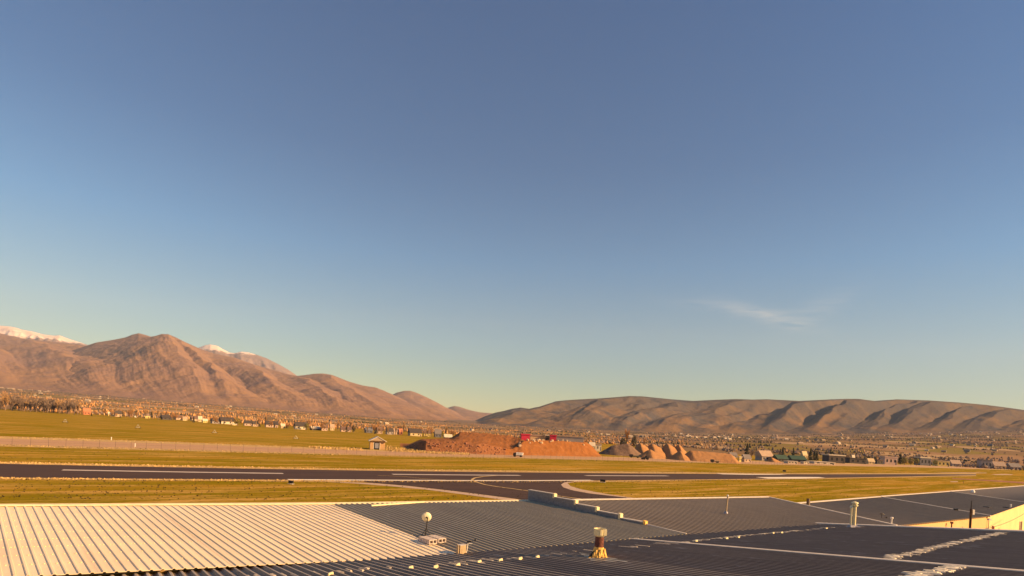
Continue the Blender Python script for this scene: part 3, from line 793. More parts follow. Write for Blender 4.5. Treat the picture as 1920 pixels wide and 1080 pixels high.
for root in (near_a, near_b):
    O = np.array(root.location); mb = MB()
    x0, x1 = (-9, s1) if root is near_a else (s1 + 0.1, sE)
    a, b = Np(x0, 0.2), Np(x1, 0.2); a2, b2 = Np(x0, NEAR), Np(x1, NEAR)
    e = np.array([0, 0, 0.12])
    def dn(p): return np.array([p[0], p[1], 0.01])
    mb.hexa([dn(a) - O, dn(b) - O, dn(b2) - O, dn(a2) - O, a - e - O, b - e - O, b2 - e - O, a2 - e - O]); mb.build('wall', M['yellow_wall'], root)
# seam between the two near roofs: two raised pale flashings with a dark gap
O = np.array(near_b.location)
for w0, w1, h, m in ((-0.10, 0.02, 0.10, 'trim'), (0.16, 0.30, 0.09, 'trim')):
    mb = MB().hexa([Np(s1 + w0, 0.0, 0.02) - O, Np(s1 + w1, 0.0, 0.02) - O, Np(s1 + w1, NEAR, 0.02) - O, Np(s1 + w0, NEAR, 0.02) - O,
                    Np(s1 + w0, 0.0, h) - O, Np(s1 + w1, 0.0, h) - O, Np(s1 + w1, NEAR, h) - O, Np(s1 + w0, NEAR, h) - O])
    mb.build('seam_flashing', M[m], near_b)
# valley gutter pan
O = np.array(near_a.location)
mb = MB(); mb.quad(Np(-9, -0.5, -0.10) - O, Np(sE, -0.5, -0.10) - O, Np(sE, 0.4, -0.06) - O, Np(-9, 0.4, -0.06) - O); mb.build('valley_gutter', M['galv_dull'], near_a)

def sealant_line(root, pts, spacing, wid, ln, name='sealant_strip', dens=1.0, dz=0.03, mat='sealant'):
    O = np.array(root.location); mb = MB()
    for (q0, q1) in zip(pts[:-1], pts[1:]):
        L = math.hypot(q1[0] - q0[0], q1[1] - q0[1]); n = int(L / spacing)
        for i in range(n):
            if random.random() > dens: continue
            t = (i + random.uniform(0.2, 0.8)) / n
            s, d = q0[0] + (q1[0] - q0[0]) * t, q0[1] + (q1[1] - q0[1]) * t
            w = wid * random.uniform(0.6, 1.3); l = ln * random.uniform(0.35, 1.2); o = random.uniform(-0.3, 0.3) * ln
            h = dz + random.uniform(0.002, 0.025)
            p = [Np(s - w / 2, d + o - l * random.uniform(.3, .6), dz - .04), Np(s + w / 2, d + o - l * random.uniform(.3, .6), dz - .04), Np(s + w / 2 * random.uniform(.6, 1.2), d + o + l * random.uniform(.3, .6), dz - .04), Np(s - w / 2 * random.uniform(.6, 1.2), d + o + l * random.uniform(.3, .6), dz - .04)]
            c = sum(p) / 4
            top = [c + (x - c) * 0.8 + np.array([0, 0, h - dz + .04]) for x in p]
            mb.hexa([x - O for x in p] + [x - O for x in top])
    o = mb.build(name, M[mat], root); o['kind'] = 'stuff'; return o
fA = [Nsd(540, 1080), Nsd(780, 1063), Nsd(1010, 1046), Nsd(1090, 1037), Nsd(1150, 1031), (s1 - 0.1, Nsd(1250, 1021)[1])]
sealant_line(near_a, [(fA[0][0] - 6, fA[0][1] - 0.6)] + fA, 0.30, 0.11, 1.0, dens=0.75, dz=0.055)
fB = [(s1 + 0.3, Nsd(1290, 1018)[1]), Nsd(1360, 1010), Nsd(1440, 1002), Nsd(1500, 997), Nsd(1565, 990)]
sealant_line(near_b, fB, 0.12, 0.16, 0.5, dens=0.8, dz=0.05, mat='sealant_fresh')
fC = [Nsd(1660, 1052), Nsd(1760, 1028), Nsd(1890, 998)]
sealant_line(near_b, fC, 0.09, 0.17, 0.5, dens=1.0, dz=0.055, mat='sealant_fresh')
sealant_line(near_a, [Nsd(1700, 1087), Nsd(1800, 1066)], 0.10, 0.15, 0.5, dens=1.0, dz=0.075, mat='sealant_fresh')
sealant_line(near_a, [Nsd(1190, 1043), Nsd(1260, 1050)], 0.3, 0.10, 0.9)
sealant_line(near_b, [(sE - 1.0, 1.2), (sE - 0.6, 5.2)], 0.14, 0.12, 0.3, dens=0.3, dz=0.05)
def guards(root, pix):
    O = np.array(root.location)
    for x, y in pix:
        p = N(x, y, 0.05); a = math.atan2(U[1], U[0])
        mb = MB().hexa([(-.08, -.06, -.03), (.08, -.06, -.03), (.08, .06, -.03), (-.08, .06, -.03), (-.07, -.04, .07), (.06, -.04, .10), (.05, .04, .09), (-.06, .04, .06)])
        mb.build('snow_guard', M['guard'], root, loc=tuple(p - O), rotz=a + random.uniform(-.2, .2))
guards(near_a, [(620, 1078), (770, 1066), (817, 1064), (858, 1061), (898, 1055), (938, 1052), (975, 1049), (1007, 1046)])
guards(near_b, [(1305, 1016), (1362, 1011), (1384, 1009), (1449, 1001), (1465, 1000), (1549, 992)])
# screw rows over the white sheets
wh = [o for o in COL.objects if o.get('label', '').startswith('hangar with bright white')][0]
O = np.array(wh.location); mb = MB()
for r in range(1, 10):
    t = r / 10.0 + 0.01
    a, b = lerp(A0, B0, t), lerp(L3l, L3h, t)
    n = int(np.linalg.norm(b - a) / 0.30)
    for i in range(n):
        c = lerp(a, b, (i + 1.0) / n) - O
        for q in (-0.07, 0.03):
            e = (b - a) / np.linalg.norm(b - a)
            d = c + e * q; mb.hexa([d + np.array(x) for x in ((-.022, -.022, 0), (.022, -.022, 0), (.022, .022, 0), (-.022, .022, 0), (-.018, -.018, .018), (.018, -.018, .018), (.018, .018, .018), (-.018, .018, .018))])
o = mb.build('roof_screws', M['guard'], wh); o['kind'] = 'stuff'
# loose pale flashing strip lying near the ridge of the slate roof
def R1(px, py, dz=0.0):   # point on the white/slate far roof plane
    p0, e1, e2 = L3l, L4l - L3l, L3h - L3l
    n = np.cross(e1, e2); r = ray(px, py); c = np.array([0, 0, H])
    d = (n @ (p0 - c)) / (n @ r); return c + r * d + np.array([0, 0, dz])
a, b = R1(697, 951.5, 0.07), R1(797, 944.2, 0.07)
d = (b - a) / np.linalg.norm(b - a); w = np.array([-d[1], d[0], 0]) * 0.10
up = np.array([0, 0, 1.0])
mb = MB().hexa([np.zeros(3), b - a, b - a + w, w, up * .05, b - a + up * .05, b - a + w + up * .07, w + up * .07])
tag(mb.build('flashing_strip', M['ridge_cap'], loc=tuple(a)), 'loose cream flashing strip lying near the ridge on slate grey roof', 'flashing strip')

# ------------------------------------------------------------------ stepped block parapet between two roofs
wall = thing('parapet_wall', 'stepped grey block parapet climbing between two slate roofs', 'wall', L4l)
O = L4l
segs = [((1043, 1), 0.0), ]
ax = (L4h - L4l); alen = np.linalg.norm(ax[:2]); ad = np.array([ax[0], ax[1], 0]) / alen
perp = np.array([-ad[1], ad[0], 0]) * -1.0
def wall_t(px, py):
    p = R1(px, py); return float((p - L4l)[:2] @ ad[:2])
cuts = [wall_t(993, 939.5), wall_t(1040, 950), wall_t(1080, 958.5), wall_t(1120, 967), wall_t(1163, 976.5), wall_t(1209, 986.5)]
tops = []
for (px, py, t) in ((1018, 923, cuts[0]), (1062, 936, cuts[1]), (1100, 948.5, cuts[2]), (1143, 962, cuts[3]), (1188, 976, cuts[4])):
    q = (cuts[len(tops)] + cuts[len(tops) + 1]) / 2
    p = L4l + ad * q; dd = p[1]
    tops.append(H + ray(px, py)[2] * dd)
TH = 0.20
for i in range(5):
    t1, t0 = cuts[i], cuts[i + 1]
    base = ZV + 0.25 * (t0 / alen) - 0.05; top = tops[i]
    a, b = L4l + ad * t0, L4l + ad * t1
    def col(p, z, s): return np.array([p[0] + perp[0] * s, p[1] + perp[1] * s, z]) - O
    nblk = max(2, int(round((t1 - t0) / 0.41)))
    ncourse = max(1, int(round((top - base) / 0.2)))
    for c in range(ncourse):
        za, zb = base + (top - base) * c / ncourse, base + (top - base) * (c + 1) / ncourse
        for j in range(nblk):
            f0 = (j + (0.0 if c % 2 == 0 or j == 0 else -0.5)) / nblk; f1 = (j + 1 - (0 if c % 2 == 0 or j == nblk - 1 else 0.5)) / nblk
            p, q = a + (b - a) * f0 + ad * 0.006, a + (b - a) * f1 - ad * 0.006
            mb = MB().hexa([col(p, za + .005, -TH / 2), col(q, za + .005, -TH / 2), col(q, za + .005, TH / 2), col(p, za + .005, TH / 2), col(p, zb - .005, -TH / 2), col(q, zb - .005, -TH / 2), col(q, zb - .005, TH / 2), col(p, zb - .005, TH / 2)])
            mb.build('block', M['block_wall'], wall)
    # mortar core and cap
    mb = MB().hexa([col(a + ad * .01, base, -TH / 2 + .008), col(b - ad * .01, base, -TH / 2 + .008), col(b - ad * .01, base, TH / 2 - .008), col(a + ad * .01, base, TH / 2 - .008), col(a + ad * .01, top - .002, -TH / 2 + .008), col(b - ad * .01, top - .002, -TH / 2 + .008), col(b - ad * .01, top - .002, TH / 2 - .008), col(a + ad * .01, top - .002, TH / 2 - .008)])
    mb.build('mortar_core', M['block_wall'], wall)
    mb = MB().hexa([col(a + ad * .12, top + .002, -TH / 2 - .03), col(b + ad * .0, top + .002, -TH / 2 - .03), col(b, top + .002, TH / 2 + .03), col(a + ad * .12, top + .002, TH / 2 + .03), col(a + ad * .12, top + .05, -TH / 2 - .03), col(b, top + .05, -TH / 2 - .03), col(b, top + .05, TH / 2 + .03), col(a + ad * .12, top + .05, TH / 2 + .03)])
    mb.build('wall_cap', M['cap_stone'], wall)
    mb = MB(); e = 0.13; zl = top - 0.24 if i < 4 else top - 0.22; zt = top + (0.07 if i < 3 else 0.12)
    mb.hexa([col(a - ad * .03, zl, -e), col(a + ad * .115, zl, -e), col(a + ad * .115, zl, e), col(a - ad * .03, zl, e), col(a - ad * .03, zt - .03, -e), col(a + ad * .115, zt, -e), col(a + ad * .115, zt, e), col(a - ad * .03, zt - .03, e)])
    mb.build('end_cap', M['guard'] if i < 4 else M['foam'], wall)
mb = MB(); a, b = L4l + ad * 0.1, L4l + ad * cuts[5]
mb.hexa([col(a, ZV, -.06), col(b, ZV + .02, -.06), col(b, ZV + .02, .06), col(a, ZV, .06), col(a, ZV + .07, -.05), col(b, ZV + .18, -.05), col(b, ZV + .18, .05), col(a, ZV + .07, .05)])
mb.build('low_flashing', M['cap_stone'], wall)

# ------------------------------------------------------------------ dish on its weighted mount
base = R1(797.5, 1008, 0.0)
yaw = math.atan2(ad[1], ad[0]) - math.pi / 2     # local +Y runs up the roof
dish = thing('satellite_dish', 'round cream dish antenna on a black tripod mast weighted with concrete blocks', 'dish antenna', base)
mast_top = Vector((0.045, 0.0, 0.86))
MB().tube((0, 0, 0.0), mast_top, 0.022, 0.02, 10).build('mast', M['black_metal'], dish)
for a in (2.6, 0.5, 4.6):
    MB().tube((math.cos(a) * 0.26, math.sin(a) * 0.26, 0.02), (0.02, 0, 0.40), 0.012, 0.012, 6).build('leg', M['black_metal'], dish)
MB().box(-0.3, 0.3, -0.3, 0.3, 0.046, 0.066).build('base_frame', M['black_metal'], dish)
# reflector seen from behind: convex side towards the camera
mb = MB(); prof_ = [(0.001, 0.0), (0.06, 0.002), (0.12, 0.016), (0.165, 0.04), (0.19, 0.075), (0.195, 0.085), (0.188, 0.085), (0.15, 0.045), (0.08, 0.02), (0.001, 0.014)]
mb.lathe(prof_, 28); refl = mb.build('reflector', M['dish'], dish, loc=(-0.02, 0.10, 0.86), smooth=True)
refl.rotation_euler = (math.radians(-84), 0, math.radians(4))
refl.scale = (1.08, 1.08, 1.0)
MB().tube((0.05, 0.0, 0.85), (-0.01, 0.09, 0.86), 0.03, 0.04, 8).build('bracket', M['black_metal'], dish)
MB().tube((-0.03, 0.12, 1.04), (-0.03, 0.12, 1.085), 0.014, 0.012, 6).build('top_stub', M['dish'], dish)
# concrete blocks with two open cores: two rows of four
def block_mesh():
    mb = MB(); w, d, h = 0.195, 0.095, 0.19     # half width x, half depth y, full height z
    t = 0.035
    mb.box(-w, w, -d, d, 0, t); mb.box(-w, w, -d, d, h - t, h)
    for x0, x1 in ((-w, -w + t), (-t / 2, t / 2), (w - t, w)): mb.box(x0, x1, -d, d, t, h - t)
    mb.box(-w + t, -t / 2, d - 0.03, d - 0.01, t, h - t); mb.box(t / 2, w - t, d - 0.03, d - 0.01, t, h - t)
    return mb.mesh('concrete_block', M['block'])
bm_ = block_mesh()
fl, fr = R1(812, 1022.5, 0.045), R1(829, 1020, 0.045)
rowdir = ad
names = ['front', 'second from front', 'third from front', 'rearmost']
for r, (p0, side) in enumerate(((fl, 'left'), (fr, 'right'))):
    for i in range(4):
        o = bpy.data.objects.new('concrete_block', bm_); COL.objects.link(o)
        p = p0 + rowdir * (0.095 + 0.2 * i)
        o.location = tuple(p); o.rotation_euler = (0, 0, math.atan2(ad[1], ad[0]) - math.pi / 2 + random.uniform(-.03, .03))
        tag(o, f'{names[i]} concrete block with open cores in the {side} row under the dish', 'concrete block', 'concrete blocks weighting the dish mount')

# junction box and bent pole by the valley
p = R1(864.5, 1040, 0.03)
jb = thing('junction_box', 'beige metal junction box standing at the white roof edge', 'junction box', p, yaw)
MB().box(-0.13, 0.13, -0.09, 0.09, 0.0, 0.34).build('body', M['box_beige'], jb)
MB().box(-0.15, 0.15, -0.11, 0.11, 0.342, 0.365).build('lid', M['cap_stone'], jb)
MB().box(-0.20, -0.165, -0.06, 0.06, 0.0, 0.37).build('side_post', M['box_beige'], jb)
MB().box(0.155, 0.185, -0.06, 0.06, 0.0, 0.37).build('side_post', M['box_beige'], jb)
MB().box(-0.05, 0.05, -0.098, -0.092, 0.06, 0.28).build('door', M['box_beige'], jb)
p = R1(874, 1039, 0.03)
wp = thing('sensor_pole', 'thin white bent pole with small black wind sensor beside junction box', 'sensor pole', p)
MB().path([(-.06, 0, 0.01), (0, 0, 0.0), (0.03, 0, 0.2), (0.045, 0, 0.42)], 0.02).build('pole', M['white_paint'], wp)
MB().box(0.0, 0.10, -.03, .03, 0.42, 0.48).box(0.09, 0.16, -0.02, 0.02, 0.45, 0.50).build('sensor_body', M['black_metal'], wp)
MB().tube((0.1, 0, 0.47), (0.30, 0, 0.50), 0.008, 0.008, 6).build('arm', M['black_metal'], wp)
MB().box(0.29, 0.34, -.02, .02, 0.50, 0.58).build('vane', M['black_metal'], wp)
MB().box(0.06, 0.22, -.02, .0, 0.38, 0.41).build('bracket', M['white_paint'], wp)

# rusty flue
p = N(1122, 1047)
fl_ = thing('flue', 'rusty brown flue with open galvanised cap and yellowed foam at its base', 'flue', p)
MB().lathe([(0.19, 0.10), (0.165, 0.3), (0.155, 0.72), (0.15, 0.82)], 18).build('pipe', M['rust'], fl_, smooth=True)
cp = MB().lathe([(0.15, 0.78), (0.215, 0.84), (0.225, 1.06), (0.23, 1.065), (0.205, 1.06), (0.20, 0.86), (0.14, 0.80)], 10).build('cap', M['guard'], fl_)
MB().box(-0.02, 0.05, -0.228, -0.21, 0.86, 1.06).build('cap_strap', M['guard'], cp)
MB().box(0.10, 0.215, -0.205, -0.13, 0.86, 1.06).build('cap_plate', M['guard'], cp)
MB().lathe([(0.31, -0.02), (0.26, 0.12), (0.20, 0.30), (0.17, 0.42)], 14, jit=0.05).build('flashing', M['foam'], fl_)
MB().hexa([(-.40, -.12, -.02), (-.20, -.20, -.02), (-.20, .05, -.02), (-.40, .05, -.02), (-.24, -.10, .22), (-.17, -.12, .30), (-.17, .02, .30), (-.24, .02, .22)]).build('tar_smear', M['tar'], fl_)
mb = MB()
for a in np.linspace(-2.6, -0.2, 11):
    r0 = random.uniform(0.24, 0.33); hh = random.uniform(0.20, 0.40); x, y = math.cos(a), math.sin(a)
    mb.tube((x * r0, y * r0, 0.0), (x * 0.20, y * 0.20, hh), random.uniform(0.055, 0.085), 0.03, 6)
mb.build('foam', M['foam'], fl_, smooth=True)
mb = MB()
for i in range(7): mb.blob((random.uniform(-.42, .40), random.uniform(-.28, -.1), 0.05), 0.07, 0.06, 0.05, .3)
mb.build('foam_lump', M['foam'], fl_)
mb = MB(); pl = [N(1085, 1036, .055), N(1110, 1051.5, .055), N(1178, 1053.5, .055), N(1150, 1046, .055)]
pl = [x - p for x in pl]; mb.hexa([x - np.array([0, 0, .02]) for x in pl] + pl); mb.build('base_plate', M['galv'], fl_)

# slim twin vent pipe at the near roof's back edge
p = N(1598.5, 990.5)
vp = thing('vent_pipe', 'tall pale yellow twin vent pipe with grey flashing at roof edge', 'vent pipe', p)
MB().tube((-0.13, 0, 0.1), (-0.13, 0, 1.36), 0.055, 0.055, 10).build('pipe', M['guard'], vp)
MB().tube((0.07, 0, 0.1), (0.07, 0, 1.48), 0.095, 0.09, 12).build('pipe', M['guard'], vp)
MB().lathe([(0.10, 1.30), (0.16, 1.34), (0.16, 1.42), (0.10, 1.44)], 12, (0.07, 0, 0)).lathe([(0.10, 1.47), (0.20, 1.50), (0.17, 1.56), (0.001, 1.62)], 12, (0.05, 0, 0)).build('cowl', M['guard'], vp)
MB().lathe([(0.06, 1.20), (0.10, 1.22), (0.09, 1.30), (0.001, 1.36)], 10, (-0.13, 0, 0)).build('small_cowl', M['galv'], vp)
MB().hexa([(-.28, -.3, -.06), (.62, -.55, .02), (.62, .3, -.1), (-.28, .3, -.1), (-.19, -.12, .2), (.2, -.12, .2), (.2, .12, .2), (-.19, .12, .2)]).build('flashing', M['galv_dull'], vp)

def roof_pt(quad, px, py, dz=0.0):
    p0 = quad[0]; n = np.cross(quad[1] - p0, quad[2] - p0); r = ray(px, py); c = np.array([0, 0, H])
    return c + r * ((n @ (p0 - c)) / (n @ r)) + np.array([0, 0, dz])
Q2 = [L4l, R2l, L4h, R2h]
p = roof_pt(Q2, 1361, 963)
t = thing('roof_post', 'slim grey post standing alone on the grey roof beyond the parapet', 'post', p)
MB().tube((0, 0, -0.02), (0.06, 0, 1.22), 0.055, 0.05, 10).build('post', M['box_beige'], t)
MB().lathe([(0.06, 1.2), (0.075, 1.22), (0.07, 1.28), (0.001, 1.31)], 10, (0.06, 0, 0)).build('cap', M['white_paint'], t)
MB().lathe([(0.16, 0.0), (0.08, 0.16)], 10).build('collar', M['galv_dull'], t)
p = roof_pt(R3, 1515, 948)
t = thing('roof_post', 'short dark post at the corner where two grey roofs meet', 'post', p)
MB().box(-0.12, 0.04, -.06, .06, -0.05, 0.62).build('post', M['wood_pole'], t)
MB().box(0.042, 0.14, -.05, .05, -0.05, 0.60).build('side_pipe', M['box_beige'], t)
p = roof_pt(R3, 1671, 983)
t = thing('vent_stack', 'short white vent stack on grey roof right of the twin vent', 'vent', p)
MB().tube((0, 0, -0.02), (0.02, 0, 0.42), 0.05, 0.05, 8).build('pipe', M['white_paint'], t)
MB().lathe([(0.05, .40), (.10, .42), (.10, .52), (.001, .55)], 10, (.02, 0, 0)).build('cap', M['white_paint'], t)
MB().box(-.12, .12, -.1, .1, -.02, .05).build('base', M['trim'], t)
p = roof_pt(R3, 1653, 971)
t = thing('antenna', 'small black bracket antenna low on the grey roof beside white vent stack', 'antenna', p)
MB().tube((0, 0, -.02), (0, 0, .32), .018, .018, 6).build('stem', M['black_metal'], t)
MB().path([(-.15, 0, .30), (.05, 0, .34), (.22, 0, .26)], .03).build('arm', M['black_metal'], t)
MB().box(.34, .42, -.04, .04, -.02, .10).tube((.2, 0, .05), (.36, 0, .05), .012, .012, 5).build('foot', M['black_metal'], t)
p = roof_pt(R4, 1824, 924)
t = thing('dome_vent', 'white dome vent on the ridge of a dark grey roof', 'vent', p)
MB().lathe([(0.26, 0.0), (0.27, 0.18), (0.22, 0.32), (0.11, 0.42), (0.001, 0.45)], 14).build('dome', M['white_paint'], t, smooth=True)
MB().lathe([(0.33, -0.02), (0.32, 0.03), (0.26, 0.04)], 14).build('flange', M['trim'], t)
for (x, y, w, lab) in ((1850.5, 951.5, 0.75, 'flat black roof hatch in the middle of a dark grey roof'), (1887, 952.5, 0.6, 'flat black roof hatch beside the eave with small white stub')):
    p = roof_pt(R4, x, y); t = thing('roof_slab', lab, 'slab', p, math.radians(40))  # low black slab set at each dark mark on the roof
    MB().box(-w / 2, w / 2, -.25, .25, -.03, .07).build('slab_base', M['black_metal'], t)
    MB().box(-w / 2 - .03, w / 2 + .03, -.28, .28, .072, .10).build('lid', M['dark_paint'], t)
p = roof_pt(R4, 1895, 951)
t = thing('vent_stack', 'tiny white vent stub at the eave of a dark grey roof', 'vent', p)
MB().tube((0, 0, -.02), (0, 0, .30), .07, .07, 8).build('pipe', M['white_paint'], t); MB().lathe([(.07, .28), (.12, .30), (.001, .36)], 8).build('cap', M['white_paint'], t)
p = roof_pt(R3, 1792, 957)
t = thing('vent_stack', 'small black vent by the rake trim of a grey roof', 'vent', p)
MB().box(-.14, .14, -.12, .12, -.02, .14).build('body', M['black_metal'], t); MB().box(-.2, .2, -.16, .16, .142, .18).build('cap', M['black_metal'], t)

# alley beyond: utility pole, lamp, door, marker by the buff wall
p = at_depth(1818.5, 995, 40.0)
up_ = thing('utility_pole', 'dark utility pole with grey meter box in front of the buff wall', 'utility pole', (p[0], p[1], 0))
zt = at_depth(1819, 954, 40.0)[2]; zt2 = at_depth(1819, 938, 40.0)[2]
MB().tube((0, 0, 0), (0, 0, zt), 0.085, 0.075, 10).build('pole', M['wood_pole'], up_)
MB().tube((0, 0, zt), (0.0, 0, zt2), 0.035, 0.02, 6).build('antenna', M['black_metal'], up_)
MB().box(0.09, 0.22, -.06, .06, zt - 0.40, zt - 0.04).build('meter_box', M['white_paint'], up_)
def wall_pt(px, py, off=-0.1):
    lo0, lo1 = R3[0], R3[1]; d = (lo1 - lo0)[:2]; n = np.array([-d[1], d[0]]) / np.hypot(*d)
    r = ray(px, py); dd = (n @ lo0[:2] + off) / (n @ r[:2]); return np.array([r[0] * dd, dd, H + r[2] * dd])
p = wall_pt(1853.5, 985, -1.2); zt = wall_pt(1855, 975, -1.2)[2]
lp = thing('lamp_post', 'thin grey lamp post with hooded head before the buff wall', 'lamp post', (p[0], p[1], 0))
MB().tube((0, 0, 0), (0, 0, zt), .035, .03, 8).build('post', M['box_beige'], lp)
MB().hexa([(-.12, -.1, zt), (.22, -.1, zt), (.22, .1, zt), (-.12, .1, zt), (0, -.05, zt + .14), (.08, -.05, zt + .14), (.08, .05, zt + .14), (0, .05, zt + .14)]).build('hood', M['galv_dull'], lp)
MB().box(-.06, .06, -.05, .05, zt - 1.0, zt - .75).build('control_box', M['box_beige'], lp)
p = wall_pt(1862, 990, -1.6); zt = wall_pt(1862, 988.5, -1.6)[2]
bo = thing('bollard', 'orange bollard in front of the buff wall', 'bollard', (p[0], p[1], 0))
MB().tube((0, 0, 0), (0, 0, zt), .10, .10, 10).build('post', M['orange'], bo); MB().lathe([(.10, zt), (.11, zt + .02), (.07, zt + .1), (.001, zt + .12)], 10).build('cap', M['orange'], bo)
p = wall_pt(1784, 990, -0.06); zt = wall_pt(1784, 982, -0.06)[2]
dp = thing('downpipe', 'thin brown downpipe on the buff wall left of utility pole', 'downpipe', (p[0], p[1], 0))
MB().tube((0, 0, 0), (0, 0, zt), .05, .05, 8).build('pipe', M['rust'], dp); MB().box(-.08, .08, -.08, .08, zt + .002, zt + .16).build('hopper', M['rust'], dp)
p = wall_pt(1913.5, 990, -0.12)
dr = thing('door', 'narrow brown door in the buff wall at the right edge', 'door', (p[0], p[1], 0), math.atan2((R3[1] - R3[0])[1], (R3[1] - R3[0])[0]))
zt = wall_pt(1914, 979, -0.1)[2]
MB().box(-.25, .25, -.03, .03, zt - 2.1, zt).build('leaf', M['rust'], dr); MB().box(-.32, -.252, -.05, .04, zt - 2.1, zt + .08).box(.252, .32, -.05, .04, zt - 2.1, zt + .08).build('frame', M['trim'], dr)
# service cable from the pole
a = np.array([up_.location[0], up_.location[1], H + ray(1819, 996)[2] * 40]); b = wall_pt(1925, 960, -0.05)
pts = []
for i in range(13):
    t = i / 12; q = a + (b - a) * t; q[2] -= 0.35 * 4 * t * (1 - t); pts.append(tuple(q - a))
tag(MB().path(pts, 0.018, 5).build('cable', M['black_metal'], loc=tuple(a)), 'thin dark service cable sagging across the buff wall', 'cable')

# ================================================================== AIRFIELD FURNITURE
def sign(px, py, w, h, lab):
    p = G(px, py); t = thing('runway_sign', lab, 'sign', p, math.radians(-20))
    MB().box(-w / 2, w / 2, -.12, .12, 0.15, 0.15 + h).build('cabinet', M['dark_paint'], t)
    MB().box(-w / 2 - .03, w / 2 + .03, -.14, .14, 0.152 + h, 0.19 + h).build('top_trim', M['dark_paint'], t)
    for s in (-1, 1): MB().box(s * w * .35 - .04, s * w * .35 + .04, -.04, .04, 0, 0.148).build('leg', M['galv_dull'], t)
    MB().box(-w * .55, w * .55, -.3, .3, 0.0, 0.04).build('pad', M['cap_stone'], t)
sign(545.5, 907.5, 0.8, 0.32, 'low dark runway sign in the grass left of the taxiway')
sign(1130, 904.5, 1.1, 0.45, 'low dark runway sign on the grass nose right of the taxiway')
sign(1470.5, 885, 1.2, 0.6, 'low dark runway sign beyond the runway near the white blocks')
for (x, y, h, lab) in ((208.5, 825.5, 5.5, 'short white marker post on the far verge of the road'), (253, 838, 6, 'pale marker post standing in the near half of the road')):
    p = G(x, y); hh = h * p[1] / F; t = thing('marker_post', lab, 'marker post', p)
    MB().tube((0, 0, 0), (0, 0, hh), .09, .09, 8).build('post', M['white_paint'], t); MB().box(-.12, .12, -.12, .12, hh + .002, hh + .08).build('cap', M['white_paint'], t)
p = G(1807, 907); t = thing('marker_post', 'small leaning dark post on the grass beyond the right roofs', 'marker post', p)
MB().tube((0, 0, 0), (-.25, 0, 0.9), .06, .05, 6).build('post', M['wood_pole'], t); MB().box(-.4, -.16, -.04, .04, 0.85, 1.0).build('flag', M['wood_pole'], t)

# fence along the near side of the road
fence_line = [(-120, 831.5), (0, 835.6), (120, 838.6), (240, 841.5), (360, 845), (480, 848), (720, 854), (960, 859), (1200, 865.0), (1440, 871.3), (1560, 873.6)]
fx = np.linspace(-120, 1560, 600); fy = np.interp(fx, *zip(*fence_line))
FP = np.array([G(x, y) for x, y in zip(fx, fy)])
cum = np.concatenate([[0], np.cumsum(np.hypot(*np.diff(FP[:, :2], axis=0).T))])
fence = thing('fence', 'long wire fence with thin dark posts along the pale road', 'fence', FP[0])
post_me = MB().tube((0, 0, 0), (0, 0, 2.0), 0.027, 0.027, 6).mesh('post', M['wire'])
ds = np.arange(0, cum[-1], 3.15)
PP_ = []
for d in ds:
    q = np.array([np.interp(d, cum, FP[:, 0]), np.interp(d, cum, FP[:, 1]), 0]); PP_.append(q)
    o = bpy.data.objects.new('post', post_me); COL.objects.link(o); o.parent = fence; o.location = tuple(q - FP[0])
for z in (0.1, 1.0, 1.95):
    MB().path([tuple(q - FP[0] + np.array([0, 0, z])) for q in PP_[::4]], 0.012, 3).build('wire', M['wire'], fence)

# wheeled irrigation movers in the field
first = None
for (x, y, lab) in ((122, 793, 'leftmost of four small wheeled irrigation movers in the field'), (258.5, 803.5, 'second from left of the wheeled irrigation movers in the field'),
                    (402, 813, 'third from left of the wheeled irrigation movers in the field'), (554.5, 823.8, 'rightmost wheeled irrigation mover with dark wheels in the field')):
    p = G(x, y); s = p[1] / 300.0
    if first is None:
        first = thing('irrigation_mover', lab, 'irrigation mover', p, math.radians(10), 'wheeled irrigation movers in the field')
        for sx in (-1, 1):
            w = MB(); 
            for i in range(12):
                a0, a1 = i * math.pi / 6, (i + 1) * math.pi / 6
                w.tube((sx * 0.95 + .45 * math.cos(a0), 0, .45 + .45 * math.sin(a0)), (sx * .95 + .45 * math.cos(a1), 0, .45 + .45 * math.sin(a1)), .07, .07, 5)
            w.build('wheel', M['tyre'], first)
        MB().path([(-.95, 0, .5), (0, 0, 1.9), (.95, 0, .5)], .07).build('frame', M['galv'], first)
        MB().tube((-.95, 0, .62), (.95, 0, .62), .08, .08, 6).build('axle_beam', M['white_paint'], first)
        MB().tube((0, -1.2, 1.9), (0, 1.2, 1.9), .05, .05, 6).build('pipe', M['galv'], first)
        first.scale = (s,) * 3
    else: copy_thing(first, p, math.radians(10), s, lab)

# equipment hut
D0 = G(700, 842.5)[1]; sc = D0 / F
p = G(707.5, 843)
hut = thing('equipment_hut', 'small tan gabled hut with dark doorway beside the road', 'hut', p, math.radians(17))
W, Dp, Hh = 5.4, 5.0, 3.3
hw = W / 2
mb = MB().box(-hw, hw - 0.0, 0.0, Dp, 0, Hh); mb.build('wall', M['brick'], hut)
MB().box(-hw - .02, -hw + 1.15, -.10, -.004, 0, Hh - .1).build('front_pier', M['brick'], hut)
MB().box(hw - 1.75, hw + .02, -.10, -.004, 0, Hh - .1).build('front_pier', M['brick'], hut)
MB().box(-hw + 1.152, -hw + 1.35, -.14, -.006, 0, Hh - .55).build('door_frame', M['trim'], hut)
MB().box(hw - 1.95, hw - 1.752, -.14, -.006, 0, Hh - .55).build('door_frame', M['trim'], hut)
MB().box(-hw + 1.352, hw - 1.952, -.03, -.008, 0.02, Hh - .6).build('door', M['dark_glass'], hut)
MB().box(-hw + 1.75, hw - 2.3, -.05, -.032, 0.5, Hh - .9).build('door_panel', M['galv_dull'], hut)
rp = 1.45
